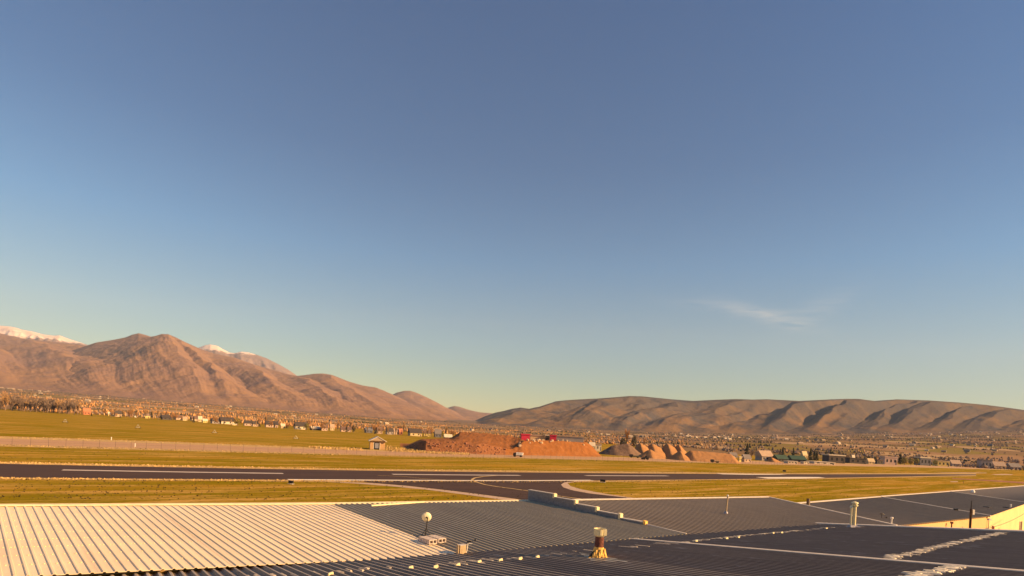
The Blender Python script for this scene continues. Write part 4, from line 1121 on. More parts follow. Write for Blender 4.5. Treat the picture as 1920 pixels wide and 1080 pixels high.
MB().hexa([(-hw, -.9, Hh), (hw, -.9, Hh), (hw, -.8, Hh), (-hw, -.8, Hh), (-.05, -.9, Hh + rp - .1), (.05, -.9, Hh + rp - .1), (.05, -.8, Hh + rp - .1), (-.05, -.8, Hh + rp - .1)]).build('gable', M['soffit'], hut)
MB().box(-hw, hw, -.85, -.12, Hh - .06, Hh - .005).build('soffit', M['soffit'], hut)
for s in (-1, 1):
    a = (s * (hw + .5), 0, Hh - .25)
    MB().hexa([(s * (hw + .55), -1.1, Hh - .30), (s * (hw + .55), Dp + .4, Hh - .30), (0, Dp + .4, Hh + rp), (0, -1.1, Hh + rp),
               (s * (hw + .55), -1.1, Hh - .08), (s * (hw + .55), Dp + .4, Hh - .08), (0, Dp + .4, Hh + rp + .22), (0, -1.1, Hh + rp + .22)]).build('roof', M['trim'], hut)
# ================================================================== EARTHWORKS
def mound():
    pxs = np.linspace(752, 1134, 240)
    base_y = np.interp(pxs, [752, 770, 800, 900, 960, 1015, 1060, 1134], [839, 842, 847, 852, 853.5, 854.5, 855.5, 857])
    crest_y = np.interp(pxs, [752, 762, 775, 795, 860, 910, 935, 945, 958, 972, 980, 990, 1015, 1043, 1099, 1108, 1118, 1130, 1134], [839, 837, 833.5, 826.5, 828, 833, 838, 841, 842, 838, 830, 826, 826.5, 827.5, 829.5, 834, 843, 855, 857])
    back_y = np.interp(pxs, [752, 790, 847, 862, 888, 916, 939, 958, 972, 985, 1040, 1134], [839, 824.5, 821, 810.5, 811, 813.5, 815, 817, 822, 826, 829, 857])
    tx = []; rows = []
    fr = np.concatenate([np.linspace(0, 1, 22), np.linspace(1, 2, 30)[1:], np.linspace(2, 3, 12)[1:]])
    X = np.zeros((len(fr), len(pxs))); Y = X.copy(); Z = X.copy()
    for i, px in enumerate(pxs):
        db = G(px, base_y[i])[1]; hz = level(px)
        run = np.interp(px, [752, 800, 950, 990, 1134], [9, 8, 6, 14, 12])
        dc = db + run; zc = max(0.02, H - (crest_y[i] - hz) / F * dc)
        dbk = max(dc + 8, np.interp(px, [752, 960, 990, 1134], [300, 300, dc + 20, dc + 8]))
        zb = max(0.0, H - (back_y[i] - hz) / F * dbk)
        if px > 985: zb = min(zb, zc)
        k = np.array([db, dc, dbk, dbk + 18]); kz = np.array([-0.15, zc, zb, -0.3])
        for j, f in enumerate(fr):
            a = int(min(f, 2.999)); u = f - a
            d = k[a] + (k[a + 1] - k[a]) * u
            z = kz[a] + (kz[a + 1] - kz[a]) * (u if a != 1 else (u ** 1.3))
            Y[j, i] = d; X[j, i] = (px - 960) / F * d * (CR) + 0; Z[j, i] = z
    nz = 0.55 * fbm(X / 5.0, Y / 5.0, 5, 0.6) + 0.45 * fbm(X / 14, Y / 14, 3)
    gul = 0.35 * ridged(X / 2.6, Y / 14.0, 3)
    env = np.clip(Z / 2.0, 0, 1)
    return X, Y, Z + (nz + gul - 0.3) * env * 0.6
X, Y, Z = mound()
mo = grid_mesh('dirt_mound', X, Y, Z, M['soil']); tag(mo, 'long orange dirt mound with flat top beyond the road', 'dirt mound')
mo.data.materials.append(M['soil_bank'])
_nc = X.shape[1] - 1
for _k, _p in enumerate(mo.data.polygons):
    _r, _c = divmod(_k, _nc)
    if _r < 21 and _c < 124: _p.material_index = 1
def mound_z(x, y):
    i = np.argmin((X - x) ** 2 + (Y - y) ** 2); return float(Z.flat[i])
# weeds on the front bank
mb = MB()
for _ in range(150):
    i = random.randrange(10, 125); j = random.randrange(1, 20)
    s = random.uniform(.15, .5); mb.blob((X[j, i], Y[j, i], Z[j, i] + s * .3), s, s, s * .8, .4, 1)
o = mb.build('weeds', M['soil_brown']); o['kind'] = 'stuff'
rocks = []
for v in range(3):
    mb = MB(); mb.blob((0, 0, 0), 1, 0.8, 0.7, .3, 1); rocks.append(mb.mesh('boulder', M['rock']))
for _ in range(26):
    i = int(np.clip(random.gauss(170, 22), 140, 215)); j = random.randrange(17, 28)
    o = bpy.data.objects.new('boulder', rocks[_ % 3]); COL.objects.link(o); s = random.uniform(.5, 1.1)
    o.location = (X[j, i], Y[j, i], Z[j, i] + s * .25); o.rotation_euler = (random.uniform(0, 1), random.uniform(0, 1), random.uniform(0, 6)); o.scale = (s, s, s)
    tag(o, 'tan boulder in the heap along the top of the orange dirt mound', 'boulder', 'boulders heaped on the dirt mound')

def pile(px, ytop, D, lab, mat, wl, wr, ridge_px=None, ridge_y=None, name='gravel_pile', rough=0.12, depth=None):
    """heap of aggregate: apex (or ridge) at the measured place, sides at the angle of repose, feet on the ground"""
    a = at_depth(px, ytop, D); h = a[2]
    b = a if ridge_px is None else at_depth(ridge_px, ridge_y, D + 2)
    p0 = np.array([a[0], a[1]]); p1 = np.array([b[0], b[1]])
    wl *= 0.92
    m = max(wl, wr) * D / F; dp = depth or h / 0.62
    xs = np.linspace(p0[0] - m * 1.15, p1[0] + m * 1.15, 70); ys = np.linspace(D - dp * 1.1, D + dp * 1.1, 44)
    XX, YY = np.meshgrid(xs, ys)
    t = np.clip((XX - p0[0]) / max(p1[0] - p0[0], 1e-6), 0, 1); cx = p0[0] + (p1[0] - p0[0]) * t; hz = a[2] + (b[2] - a[2]) * t
    dx = XX - cx; wx = np.where(dx < 0, wl, wr) * D / F
    r = (np.abs(dx / wx) ** 1.22 + np.abs((YY - D) / dp) ** 1.22) ** (1 / 1.22)
    r = r * (1 + 0.09 * perlin(XX / 4 + px, YY / 4)) + 0.05 * np.exp(-(r / 0.12) ** 2)
    z = hz * (1 - r) + 0.10 * hz * np.maximum(0, r - 0.55) * 1.2
    z = z + rough * fbm(XX / 1.8 + px, YY / 1.8, 4, .6) * np.clip(1.2 - r, 0, 1) * h * .35
    z = np.where(r > 1.08, -0.25, np.maximum(z, -0.25))
    Zb = z
    o = grid_mesh(name, XX - p0[0], YY - D, Zb, mat); o.location = (p0[0], D, 0)
    return tag(o, lab, 'gravel pile', 'aggregate piles beyond the road')
pile(1150, 833.5, 322, 'wide lumpy dark grey pile at the left end of the gravel piles', M['aggregate_grey'], 30, 32, 1176, 829.5, rough=.16)
pile(1200, 828.5, 334, 'tan gravel cone with dark scar behind the two dark vehicles', M['aggregate'], 22, 40)
pile(1223, 829.5, 336, 'tan gravel cone standing directly behind the front left cone', M['aggregate'], 30, 45)
pile(1218.5, 841.5, 304, 'front left gravel cone with a low tail sweeping left', M['aggregate'], 27, 34)
pile(1251, 828.8, 338, 'tallest pale gravel cone in the middle of the back row', M['aggregate'], 24, 42)
pile(1272, 831.0, 340, 'pale gravel cone at the right end of the back row', M['aggregate'], 20, 28)
pile(1275.5, 844.0, 302, 'front gravel cone with dark hollow side left of the long pile', M['aggregate'], 27, 22)
pile(1296, 843.0, 306, 'long flat topped tan gravel pile at the right of the cones', M['aggregate'], 26, 19, 1367, 849.5)
pile(1446, 856.5, 372, 'small tan gravel heap in front of green roofed shed', M['aggregate'], 12, 20)

# ------------------------------------------------------------------ vehicles near the piles
def wheels(root, xs, y, r, w):
    for x in xs:
        for s in (-1, 1):
            wh_ = MB().tube((x, s * y, r), (x, s * (y + w), r), r, r, 12).build('wheel', M['tyre'], root)
def truck(name, lab, cat, px, py, L, cabc, boxc, rot, Hb=2.2, cabfrac=.3, flat=False):
    p = G(px, py); t = thing(name, lab, cat, p, rot)
    w = 1.05; c = L * cabfrac
    MB().box(-L / 2, L / 2, -w * .8, w * .8, .5, .72).build('chassis', M['dark_paint'], t)
    MB().hexa([(-L / 2, -w, .55), (-L / 2 + c, -w, .55), (-L / 2 + c, w, .55), (-L / 2, w, .55), (-L / 2 + .25, -w * .92, Hb * .92), (-L / 2 + c, -w * .92, Hb * .95), (-L / 2 + c, w * .92, Hb * .95), (-L / 2 + .25, w * .92, Hb * .92)]).build('cab', cabc, t)
    MB().box(-L / 2 + .35, -L / 2 + c - .2, -w - .02, -w * .93, 1.3, Hb * .85).build('window', M['dark_glass'], t)
    if flat: MB().box(-L / 2 + c + .1, L / 2, -w, w, .722, 1.2).build('bed', boxc, t)
    else: MB().box(-L / 2 + c + .1, L / 2, -w, w, .722, Hb).build('cargo_box', boxc, t)
    wheels(t, (-L / 2 + c * .6, L / 2 - .8), w * .8, .42, .25)
truck('box_truck', 'small white box truck with dark cab driving on the pale road', 'truck', 971, 856.8, 3.9, M['dark_paint'], M['white_paint'], math.radians(-6), 1.75)
truck('flatbed_truck', 'dark truck with green grey bed parked before the gravel cones', 'truck', 1189, 858.2, 5.2, M['dark_paint'], paint((0.12, 0.12, 0.08)), math.radians(-4), 1.8, .35, True)
truck('pickup_truck', 'small dark pickup with tan bed in front of the long gravel pile', 'pickup', 1340, 867.5, 4.2, M['dark_paint'], paint((0.40, 0.27, 0.17)), math.radians(-4), 1.7, .35, True)
p = G(1211, 862); t = thing('wheel_loader', 'dark wheel loader at the foot of the front left gravel cone', 'loader', p, math.radians(-5))
MB().box(-1.3, 1.0, -.7, .7, .6, 1.2).build('body', M['dark_paint'], t); MB().box(-.5, .5, -.6, .6, 1.202, 2.0).build('cab', M['dark_glass'], t)
MB().hexa([(-2.3, -.9, .1), (-1.5, -.9, .1), (-1.5, .9, .1), (-2.3, .9, .1), (-2.1, -.9, .9), (-1.7, -.9, .9), (-1.7, .9, .9), (-2.1, .9, .9)]).build('bucket', M['dark_paint'], t)
MB().box(-1.7, -1.1, -.1, .1, .7, .9).build('boom', M['dark_paint'], t); wheels(t, (-.9, .7), .72, .55, .3)

# ================================================================== HOUSES
def house(name, x0, x1, yb, yt, wall, roof, lab, cat='house', rot=None, flat=False, D=None, wins=2, roof_frac=.58, group=None, zb=0.0):
    xm = (x0 + x1) / 2
    if D is None: p = G(xm, yb); D = p[1]
    else: p = at_depth(xm, yb, D); zb = p[2]
    dist_k = D / F
    wpx = (x1 - x0) * dist_k; Hh = (yb - yt) * dist_k
    bearing = math.atan2(p[0], p[1])
    if rot is None: rot = random.uniform(0.12, 0.35)
    th = abs(rot)
    asp = 0.75
    W = wpx / (math.cos(th) + asp * math.sin(th)); Dp = W * asp
    if flat: hw, rh = Hh * .86, Hh * .14
    else: hw, rh = Hh * (1 - roof_frac), Hh * roof_frac
    t = thing(name, lab, cat, (p[0], p[1] + Dp / 2, zb), -bearing + rot, group)
    MB().box(-W / 2, W / 2, -Dp / 2, Dp / 2, -0.4, hw).build('wall', wall, t)
    if flat:
        MB().box(-W / 2 - .3, W / 2 + .3, -Dp / 2 - .3, Dp / 2 + .3, hw + .003, hw + rh).build('roof', roof, t)
    else:
        e = 0.06 * W
        mb = MB(); z0 = hw + .003
        mb.v += [(-W / 2 - e, -Dp / 2 - e, z0), (W / 2 + e, -Dp / 2 - e, z0), (W / 2 + e, Dp / 2 + e, z0), (-W / 2 - e, Dp / 2 + e, z0), (-W / 2 - e, 0, hw + rh), (W / 2 + e, 0, hw + rh)]
        mb.f += [(0, 1, 5, 4), (2, 3, 4, 5), (0, 4, 3), (1, 2, 5), (3, 2, 1, 0)]
        mb.build('roof', roof, t)
    ww = W * .12
    for i in range(wins):
        cx = -W / 2 + W * (i + .6) / (wins + .2)
        MB().box(cx - ww / 2, cx + ww / 2, -Dp / 2 - .06, -Dp / 2 - .003, hw * .35, hw * .75).build('window', M['dark_glass'], t)
    if wins:
        MB().box(W * .40 - ww * .3, W * .40 + ww * .3, -Dp / 2 - .05, -Dp / 2 - .003, 0, hw * .65).build('door', M['dark_paint'], t)
    return t
cream = paint((0.52, 0.40, 0.24)); white = paint((0.56, 0.48, 0.38)); tan = paint((0.46, 0.33, 0.24)); greyw = paint((0.30, 0.26, 0.26)); pink = paint((0.50, 0.36, 0.30))
redo = paint((0.42, 0.16, 0.09)); darkw = paint((0.075, 0.062, 0.062)); bluew = paint((0.11, 0.11, 0.14)); yel = paint((0.56, 0.44, 0.16)); buff = paint((0.55, 0.40, 0.29))
rdark = paint((0.06, 0.048, 0.046)); rbrown = paint((0.14, 0.085, 0.068)); rgrey = paint((0.16, 0.14, 0.145)); rwhite = paint((0.54, 0.47, 0.38)); rtan = paint((0.36, 0.26, 0.20)); rblue = paint((0.13, 0.13, 0.16))
HL = [
 ('barn', 153, 165, 777.5, 765, redo, redo, 'red orange gabled barn at the right end of the dense tree belt', 'barn'),
 ('cottage', 200, 210, 780, 772.5, yel, rwhite, 'small yellow white cottage right of the red orange barn', 'house'),
 ('house', 211, 224, 781, 769.5, tan, rdark, 'tan house with dark flat looking roof beside yellow cottage', 'house'),
 ('trailer', 251, 257, 783, 779.5, white, rwhite, 'short white trailer under tall pale tree by the field edge', 'trailer'),
 ('trailer', 269, 278.5, 784.5, 780, yel, yel, 'bright yellow trailer at the edge of the field', 'trailer'),
 ('house', 299, 318, 787, 777.5, darkw, rdark, 'wide dark house right of the bright yellow trailer', 'house'),
 ('house', 326, 340, 787, 778, pink, rbrown, 'pinkish house with brown roof right of the wide dark house', 'house'),
 ('house', 340, 349, 788.5, 781, cream, rtan, 'small cream house between pinkish house and long brown house', 'house'),
 ('house', 355, 369, 789, 780, tan, rbrown, 'long brown roofed house left of two cream gables', 'house'),
 ('house', 370, 377, 791, 780, cream, rwhite, 'narrow tall cream gabled house', 'house'),
 ('house', 377.5, 387, 792.5, 785, yel, rwhite, 'low pale yellow house right of narrow cream gabled house', 'house'),
 ('house', 393, 408, 794, 784, greyw, rdark, 'grey house with dark roof left of the big white hall', 'house'),
 ('hall', 408, 433, 795, 782, white, rdark, 'big white hall with dark roof at the field edge', 'hall'),
 ('trailer', 433.5, 442, 797.5, 794, yel, rwhite, 'pale trailer just right of the big white hall', 'trailer'),
 ('house', 455, 470, 798, 788, pink, rdark, 'dark roofed pinkish house right of the olive tree', 'house'),
 ('house', 471, 482, 799.5, 789.5, tan, rdark, 'small tan dark roofed house before long tan house', 'house'),
 ('house', 494, 517, 801, 789, pink, rdark, 'long tan pink house with dark roof', 'house'),
 ('house', 525, 533, 803, 794, cream, rwhite, 'small bright cream house between long tan house and big dark roofed house', 'house'),
 ('house', 549, 572, 805, 791, white, rdark, 'big white walled house with high dark roof beside round olive tree', 'house'),
 ('shed', 579, 599, 806.5, 799, darkw, rwhite, 'long low shed with white roof at the field edge', 'shed'),
 ('house', 600, 613, 807.5, 796, pink, rbrown, 'pinkish brown roofed house right of long white roofed shed', 'house'),
 ('house', 617, 626, 807, 795, cream, rtan, 'narrow cream house amid dark conifers', 'house'),
 ('house', 636, 656, 809.5, 800, pink, rbrown, 'wide low brown roofed house left of dark oval conifer', 'house'),
 ('house', 682, 697, 811.5, 801, bluew, rblue, 'blue grey house behind the left side of the tan hut', 'house'),
 ('house', 702, 716, 813, 800, tan, rbrown, 'brown roofed house right above the tan hut', 'house'),
 ('house', 722, 736, 814.5, 802, greyw, rdark, 'dark house with pale grey panel right of the hut', 'house'),
 ('house', 737, 746, 814.5, 803, buff, rtan, 'tan gabled house with lit front beside dark grey house', 'house'),
 ('house', 746.5, 754, 815, 803.5, redo, redo, 'orange gabled house left of wide dark roofed house', 'house'),
 ('house', 763, 789, 817.5, 803.5, cream, rdark, 'wide dark roofed house with cream gable', 'house'),
 ('house', 793, 806, 818.5, 805, yel, rbrown, 'yellow walled house with pointed brown roof', 'house'),
 ('house', 813, 827, 820, 805, bluew, rgrey, 'blue grey house with tall grey roof left of the dirt mound', 'house'),
 ('shed', 831, 847, 824.5, 814, darkw, rwhite, 'dark shed with sloping white roof behind the dirt mound edge', 'shed'),
]
for (nm, x0, x1, yb, yt, wl, rf, lab, cat) in HL: house(nm, x0, x1, yb, yt, wl, rf, lab, cat)
# buildings behind the mound
house('store', 975, 993, 829, 813.5, M['red_paint'], M['red_paint'], 'red shed end behind the boulders of the dirt mound', 'shed', 0.2, True, 330, 0)
house('warehouse', 993.5, 1021, 829, 815.5, cream, rtan, 'cream warehouse wall between two red buildings', 'warehouse', 0.05, True, 336, 0)
house('warehouse', 1022, 1030, 830, 815, darkw, rwhite, 'narrow dark building left of bright red block', 'warehouse', 0.05, True, 334, 0)
house('store', 1030.5, 1043, 830, 815.5, M['red_paint'], M['red_paint'], 'bright red block at the end of long grey warehouse', 'store', 0.1, True, 330, 0)
house('warehouse', 1044, 1096, 832, 817.5, greyw, rtan, 'long grey warehouse running right from bright red block', 'warehouse', 0.03, True, 345, 0)
house('house', 1104, 1116, 842, 829, cream, rwhite, 'cream house at the right shoulder of the dirt mound', 'house', 0.2, False, 330, 1)
house('garage', 1113, 1128, 845, 832, white, rtan, 'white garage with tan roof left of the dark gravel pile', 'garage', 0.2, True, 340, 1)
HR = [
 ('house', 1366, 1384, 858, 848, greyw, rgrey, 'grey roofed house behind right end of long gravel pile', 'house', False),
 ('shed', 1384, 1391, 866, 856, yel, rwhite, 'small bright yellow shed at the end of long gravel pile', 'shed', True),
 ('house', 1391, 1410, 866.5, 852, tan, rgrey, 'tan house with grey roof right of bright yellow shed', 'house', False),
 ('barn', 1421, 1452, 864, 845, greyw, rtan, 'barn with broad tan roof behind the small gravel heap', 'barn', False),
 ('long_shed', 1452, 1480, 866, 853, darkw, M['green_roof'], 'long dark shed with green roof left of the conifers', 'shed', False),
 ('long_shed', 1481, 1515, 867, 854.5, darkw, M['green_roof'], 'second green roofed shed below the conifers', 'shed', False),
 ('house', 1503, 1515, 860, 846, cream, cream, 'cream gabled house rising behind green roofed sheds', 'house', False),
 ('trailer', 1474, 1497, 869.5, 864.5, white, rwhite, 'leftmost long white trailer along the far road', 'trailer', True),
 ('trailer', 1504, 1518, 870, 865.5, white, rwhite, 'short white trailer between two long white trailers', 'trailer', True),
 ('trailer', 1520, 1571, 870.5, 866, white, rwhite, 'longest white trailer right of the green roofed sheds', 'trailer', True),
 ('terminal', 1550, 1588, 868.5, 852.5, darkw, rwhite, 'dark building with overhanging bright white flat roof', 'building', True),
 ('house', 1597, 1604, 866, 853, cream, rwhite, 'small cream house right of the white flat roofed building', 'house', False),
 ('warehouse', 1589, 1628, 869.5, 859, darkw, rdark, 'low dark warehouse before small cream house', 'warehouse', True),
 ('garage', 1627, 1641.5, 870.5, 859.5, cream, cream, 'cream gabled garage facing the runway', 'garage', False),
 ('warehouse', 1642, 1657, 870.5, 862, darkw, rbrown, 'brown dark warehouse right of the cream gabled garage', 'warehouse', True),
 ('apartment_block', 1657, 1685, 871.5, 856, pink, pink, 'two storey pale pink block right of dark warehouse', 'apartment block', True),
 ('warehouse', 1722, 1748, 873, 857, bluew, rwhite, 'dark blue grey warehouse with white roof right of spring green bushes', 'warehouse', True),
 ('apartment_block', 1757, 1783, 874.5, 864, yel, cream, 'cream yellow low block right of dark blue warehouse', 'apartment block', True),
 ('house', 1784, 1804, 875, 862.5, greyw, rtan, 'grey tan house right of cream yellow block', 'house', False),
 ('warehouse', 1840, 1862, 878.5, 862, greyw, rgrey, 'grey warehouse among dark trees toward the right edge', 'warehouse', True),
 ('house', 1865, 1888, 879.5, 866, cream, rtan, 'cream house near the right edge with dark hedge below', 'house', False),
 ('house', 1893, 1917, 881, 868.5, pink, rgrey, 'pinkish grey house at the right edge of the photo', 'house', False),
]
for (nm, x0, x1, yb, yt, wl, rf, lab, cat, fl2) in HR: house(nm, x0, x1, yb, yt, wl, rf, lab, cat, 0.62 + 0.1 * math.sin(x0), fl2, wins=3 if x1 - x0 > 20 else 2)

# ================================================================== TREES
def tree_src(kind):
    """trunk with limbs and a crown of many small pieces; unit height 1"""
    tr = MB(); cr = MB()
    if kind in ('bare', 'bare_tall'):
        tr.tube((0, 0, -.03), (0, 0, .35), .028, .02, 6); sp = .33 if kind == 'bare' else .16
        tips = []
        for i in range(9):
            a = i * 2.4; e = (math.cos(a) * sp * random.uniform(.4, 1), math.sin(a) * sp * random.uniform(.4, 1), random.uniform(.6, .9))
            s = (0, 0, random.uniform(.15, .4)); tr.tube(s, e, .014, .005, 4, False); tips.append((s, e))
        for s, e in tips:
            for j in range(22):
                t = random.uniform(.25, 1.05); c = [s[q] + (e[q] - s[q]) * t for q in range(3)]
                d = Vector((random.uniform(-1, 1) * sp, random.uniform(-1, 1) * sp, random.uniform(.1, .55))) * random.uniform(.25, .6)
                w = Vector((random.uniform(-1, 1), random.uniform(-1, 1), random.uniform(-.4, .4))).normalized() * random.uniform(.010, .022)
                c = Vector(c); cr.tri(c - w, c + w, c + d)
    elif kind == 'conifer':
        tr.tube((0, 0, -.03), (0, 0, .9), .03, .005, 6)
        for i in range(190):
            z = random.uniform(.06, 1.0); r = (1.02 - z) * .27 * random.uniform(.5, 1.15); a = random.uniform(0, 6.28)
            c = Vector((math.cos(a) * r, math.sin(a) * r, z)); d = Vector((math.cos(a), math.sin(a), -.5)) * .07
            s = Vector((-math.sin(a), math.cos(a), random.uniform(-.3, .3))) * random.uniform(.03, .06)
            cr.quad(c - s, c + d, c + s, c - d * .6 + Vector((0, 0, .05)))
    else:
        tr.tube((0, 0, -.03), (0, 0, .5), .035, .02, 6)
        for i in range(6):
            a = i * 1.05; tr.tube((0, 0, .25), (math.cos(a) * .25, math.sin(a) * .25, .6), .014, .006, 4, False)
        for i in range(230):
            v = Vector((random.gauss(0, 1), random.gauss(0, 1), random.gauss(0, 1))).normalized() * random.uniform(.55, 1) 
            c = Vector((v.x * .38, v.y * .38, .55 + v.z * .43)); s = random.uniform(.03, .06)
            a = Vector((random.uniform(-1, 1), random.uniform(-1, 1), random.uniform(-1, 1))).normalized() * s; b = a.cross(v).normalized() * s
            cr.quad(c - a, c - b, c + a, c + b)
    return tr, cr
SRC = {}
def tree(kind, mat, p, h, lab, group, name, wx=1.0):
    key = (kind, mat, random.randrange(3))
    if key not in SRC:
        tr, cr = tree_src(kind); SRC[key] = (tr.mesh('trunk', M['bark']), cr.mesh('crown', M[mat]))
    t = thing(name, lab, 'tree', p, random.uniform(0, 6.28), group); t.scale = (h * wx, h * wx, h)
    for nm, me in zip(('trunk', 'crown'), SRC[key]):
        o = bpy.data.objects.new(nm, me); COL.objects.link(o); o.parent = t
    return t
row = [(-40, 766), (0, 769), (100, 775), (200, 782), (300, 787), (400, 794.5), (480, 800), (560, 805), (640, 809.5), (720, 814.5), (800, 819), (860, 823)]
rx, ry = zip(*row)
# dense belt at the far left
for i in range(64):
    x = random.uniform(-30, 152); p = G(x, np.interp(x, rx, ry) - random.uniform(.2, 2.2)); h = random.uniform(20, 33) * p[1] / F
    k = random.random()
    tree('bare', 'twig_grey' if k < .7 else 'twig_tan', p, h, 'bare grey brown tree in the dense belt at the far left' if k < .7 else 'bare tan tree in the dense belt at the far left',
         'grey trees in the left belt' if k < .7 else 'tan trees in the left belt', 'bare_tree', .9)
for i in range(135):
    x = random.uniform(150, 850); p = G(x, np.interp(x, rx, ry) - random.uniform(-1.0, 5.0)); h = random.uniform(8, 19) * p[1] / F
    k = random.random()
    if k < .46: tree('bare', 'twig_orange', p, h, 'bare orange brown tree among the houses along the field edge', 'orange trees among the left houses', 'bare_tree')
    elif k < .8: tree('bare_tall', 'twig_tan', p, h * 1.15, 'tall narrow tan tree among the houses along the field edge', 'tall tan trees among the left houses', 'poplar_tree')
    else: tree('conifer', 'needles', p, h * .65, 'dark conifer among the houses along the field edge', 'conifers among the left houses', 'conifer_tree', .9)
for (x, y, hp, kind, mat, wx, lab, nm) in (
    (663, 811, 15, 'round', 'needles', .75, 'dark oval conifer right of wide low brown roofed house', 'conifer_tree'),
    (575, 806, 14, 'round', 'willow', .9, 'round olive tree at the right corner of the big dark roofed house', 'olive_tree'),
    (445, 798.5, 17, 'round', 'willow', 1.1, 'broad olive green tree right of the big white hall', 'olive_tree'),
    (82, 772, 24, 'bare_tall', 'twig_tan', 1.3, 'brightest pale poplar standing in front of the dense left belt', 'poplar_tree'),
    (248, 784, 22, 'bare_tall', 'twig_tan', .7, 'very slim pale poplar above the short white trailer', 'poplar_tree'),
    (829.5, 822, 16, 'round', 'willow', .5, 'slim yellow green tree beside the dark shed by the dirt mound', 'cypress_tree'),
    (905, 818, 12, 'conifer', 'needles', 1.0, 'lone dark conifer above the left top of the dirt mound', 'conifer_tree'),
    (945, 817, 10, 'round', 'needles', 1.2, 'round dark tree behind the dirt mound left of red shed', 'dark_tree'),
    (957, 819, 11, 'conifer', 'needles', .9, 'dark conifer behind the mound next to round dark tree', 'conifer_tree'),
    (979, 817, 14, 'conifer', 'needles', .9, 'slim dark conifer rising behind the red shed', 'conifer_tree'),
    (1035, 822, 11, 'round', 'needles', .9, 'small dark tree behind the bright red block', 'dark_tree'),
    (1174, 842, 40, 'bare_tall', 'twig_orange', .9, 'tall orange bare poplar behind the dark gravel pile', 'poplar_tree'),
    (1168, 843, 24, 'round', 'needles', .8, 'dark bushy tree left of the tall orange poplar', 'dark_tree'),
    (1188, 843, 28, 'round', 'needles', .5, 'dark bushy tree right of the tall orange poplar', 'dark_tree'),
    (1207, 842, 22, 'bare_tall', 'twig_orange', .8, 'short orange bare tree behind the gravel cones', 'bare_tree'),
    (1696, 872, 16, 'round', 'willow', .9, 'leftmost spring green bush by the pale pink block', 'willow_tree'),
    (1708, 872.5, 15, 'round', 'willow', 1.0, 'middle spring green bush of three by dark blue warehouse', 'willow_tree'),
    (1718, 873, 16, 'round', 'willow', .9, 'spring green bush touching the dark blue warehouse', 'willow_tree'),
    (1754, 874, 13, 'round', 'willow', .8, 'yellow green bush between dark blue warehouse and cream yellow block', 'willow_tree'),
    (1688, 871, 22, 'conifer', 'needles', .8, 'tall dark conifer behind the pale pink block', 'conifer_tree')):
    p = G(x, y) if y > 812 or x < 860 else at_depth(x, y, 420)
    if x in (905, 945, 957, 979, 1035): p = at_depth(x, y + 6, 400); p[2] = max(0, p[2] - .5)
    tree(kind, mat, p, hp * p[1] / F, lab, None, nm, wx)
rr_ = [(1390, 864), (1500, 866), (1600, 869), (1700, 872), (1800, 875), (1920, 880.5)]
r2x, r2y = zip(*rr_)
for i in range(62):
    x = random.uniform(1380, 1930); p = G(x, np.interp(x, r2x, r2y) - random.uniform(1.5, 6)); h = random.uniform(9, 19) * p[1] / F
    k = random.random()
    if x < 1570 and k < .55: tree('conifer', 'needles', p, h * 1.5, 'dark conifer behind the green roofed sheds on the right', 'conifers behind the right sheds', 'conifer_tree', .9)
    elif k < .7: tree('bare', 'twig_grey', p, h, 'bare grey brown tree behind the buildings on the right', 'grey trees behind the right buildings', 'bare_tree')
    else: tree('round', 'needles', p, h * .7, 'dark round tree behind the buildings on the right', 'dark round trees behind the right buildings', 'dark_tree')
for i in range(9):
    x = random.uniform(1806, 1925); p = G(x, np.interp(x, r2x, r2y) + .3); 
    tree('round', 'scrub', p, random.uniform(5, 10) * p[1] / F, 'low dark hedge bush at the far right field edge', 'hedge bushes at the far right', 'hedge_bush', 1.5)

# far valley: small houses and trees on the slopes
def scatter_xy(n, boxes):
    out = []
    tot = sum(b[4] for b in boxes)
    for (x0, x1, d0, d1, wgt) in boxes:
        for _ in range(int(n * wgt / tot)):
            d = math.exp(random.uniform(math.log(d0), math.log(d1))); px = random.uniform(x0, x1); out.append((((px - 960) / F), d))
    return out
far_me = {}
def far_house(i):
    if i not in far_me:
        w = [(.44, .36, .28), (.28, .20, .15), (.15, .125, .12), (.34, .24, .15)][i]; me = MB(); me.box(-6, 6, -4.5, 4.5, -2, 3.2)
        me.v += [(-6.6, -5, 3.2), (6.6, -5, 3.2), (6.6, 5, 3.2), (-6.6, 5, 3.2), (-6.6, 0, 6.2), (6.6, 0, 6.2)]; k = len(me.v) - 6
        me.f += [(k, k + 1, k + 5, k + 4), (k + 2, k + 3, k + 4, k + 5), (k, k + 4, k + 3), (k + 1, k + 2, k + 5)]
        far_me[i] = me.mesh('far_house', paint(w))
    return far_me[i]
spots = [(s, 'left') for s in scatter_xy(80, [(-20, 480, 1300, 3200, 2), (-10, 100, 3000, 3360, 1.0), (480, 930, 1100, 3000, 1.2)])] + \
        [(s, 'right') for s in scatter_xy(170, [(1240, 1480, 1500, 2600, 2.4), (1480, 1920, 1100, 3350, 3), (1650, 1920, 2200, 3350, 1.6), (1000, 1250, 1300, 2800, .8)])]
lab = {'left': 'tiny far house in the valley below the snowy mountain', 'right': 'tiny far house on the slopes below the right ridge'}
for j, ((txx, d), side) in enumerate(spots):
    o = bpy.data.objects.new('far_house', far_house(random.choice((0, 0, 1, 2, 3)))); COL.objects.link(o)
    o.location = (txx * d, d, float(apron(np.array(txx), np.array(d)))); o.rotation_euler = (0, 0, random.choice((0.6, -0.9, 0.2)) + random.uniform(-.2, .2)); s = random.uniform(.5, .95); o.scale = (s, s, s)
    tag(o, lab[side], 'house', 'far houses on the ' + side)
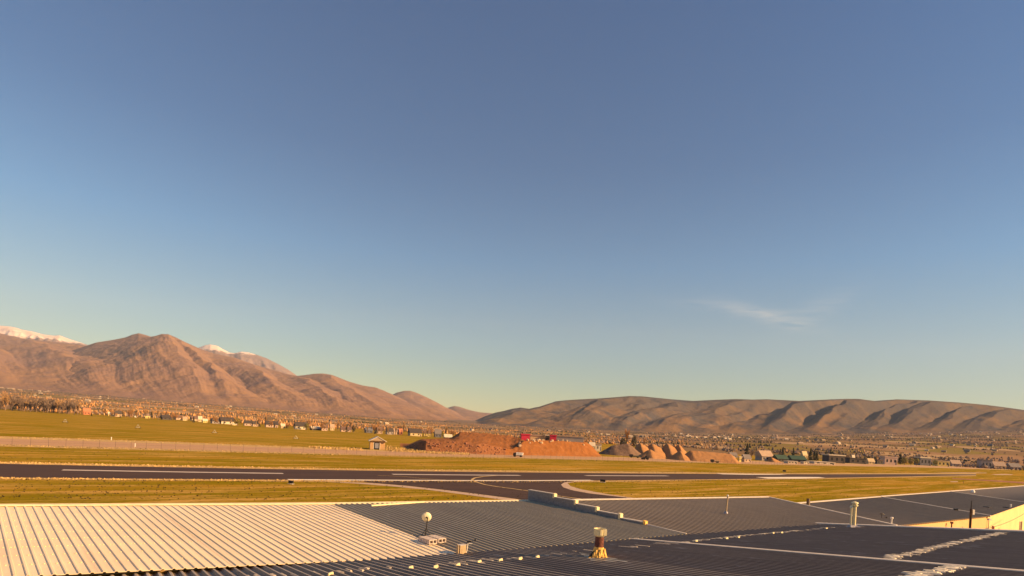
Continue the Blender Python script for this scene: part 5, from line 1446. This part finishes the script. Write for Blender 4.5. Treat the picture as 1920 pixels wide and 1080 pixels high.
def far_wood(name, mat, n, boxes, hmin, hmax, slim, rowed=0.6):
    """far-off trees: hedgerows and loose clumps standing on the slopes"""
    V = []; Fc = []
    todo = []
    for (txx, d) in scatter_xy(n, boxes):
        if random.random() < rowed * 0.12:
            k = random.randint(6, 22); st = random.uniform(5, 9); sl = random.uniform(-.25, .25)
            for q in range(k): todo.append((txx * d + q * st, d + q * st * sl))
        elif random.random() > rowed: todo.append((txx * d, d))
    for (x, y) in todo:
        z = float(apron(np.array(x / y), np.array(y))) - .5
        if z < -.55: z = 0
        h = random.uniform(hmin, hmax); r = h * slim * random.uniform(.6, 1.4)
        for c in range(random.choice((1, 2))):
            ox, oy = random.uniform(-1, 1) * r * 1.6, random.uniform(-1, 1) * r * 2; hh = h * random.uniform(.6, 1); b = len(V)
            for q in range(5):
                a = q * 1.2566 + random.uniform(-.3, .3); V.append((x + ox + math.cos(a) * r * random.uniform(.7, 1.2), y + oy + math.sin(a) * r, z + hh * random.uniform(.25, .5)))
            V.append((x + ox + random.uniform(-.3, .3) * r, y + oy, z + hh)); V.append((x + ox, y + oy, z))
            for q in range(5): Fc += [(b + q, b + (q + 1) % 5, b + 5), (b + (q + 1) % 5, b + q, b + 6)]
    mb = MB(); mb.v = V; mb.f = Fc; o = mb.build(name, M[mat]); o['kind'] = 'stuff'; return o
LB = [(-60, 500, 620, 3300, 2.2), (480, 960, 760, 3300, 2.2)]; RB = [(940, 1300, 700, 3200, 1.4), (1280, 1960, 620, 3300, 3.2), (1560, 1960, 1800, 3400, 1.6)]
far_wood('far_trees', 'twig_orange', 1700, LB + RB[:1], 3, 6.5, .30)
far_wood('far_trees', 'twig_tan', 1500, LB + RB, 3, 7.5, .2)
far_wood('far_trees', 'twig_grey', 2300, RB + RB + LB, 3, 6, .38)
far_wood('far_trees', 'needles', 800, LB + RB + RB, 3, 6, .30)
far_wood('far_scrub', 'scrub', 1500, [(900, 1960, 1500, 4200, 2), (-60, 900, 2000, 3800, 1)], 3, 5, .8, .8)

# ================================================================== HAZE: the morning air of the whole valley
hz = MB().box(-14500, 14500, -14500, 14500, -1.5, 2700).build('haze', None)
hm = bpy.data.materials.new('valley_air'); hm.use_nodes = True
hn = hm.node_tree.nodes; hn.clear()
ho = hn.new('ShaderNodeOutputMaterial'); hv = hn.new('ShaderNodeVolumePrincipled')
hv.inputs['Color'].default_value = (0.56, 0.70, 1.0, 1)
hv.inputs['Density'].default_value = 0.000033
hv.inputs['Anisotropy'].default_value = 0.0
hm.node_tree.links.new(hv.outputs[0], ho.inputs['Volume'])
hz.data.materials.append(hm); hz['kind'] = 'stuff'
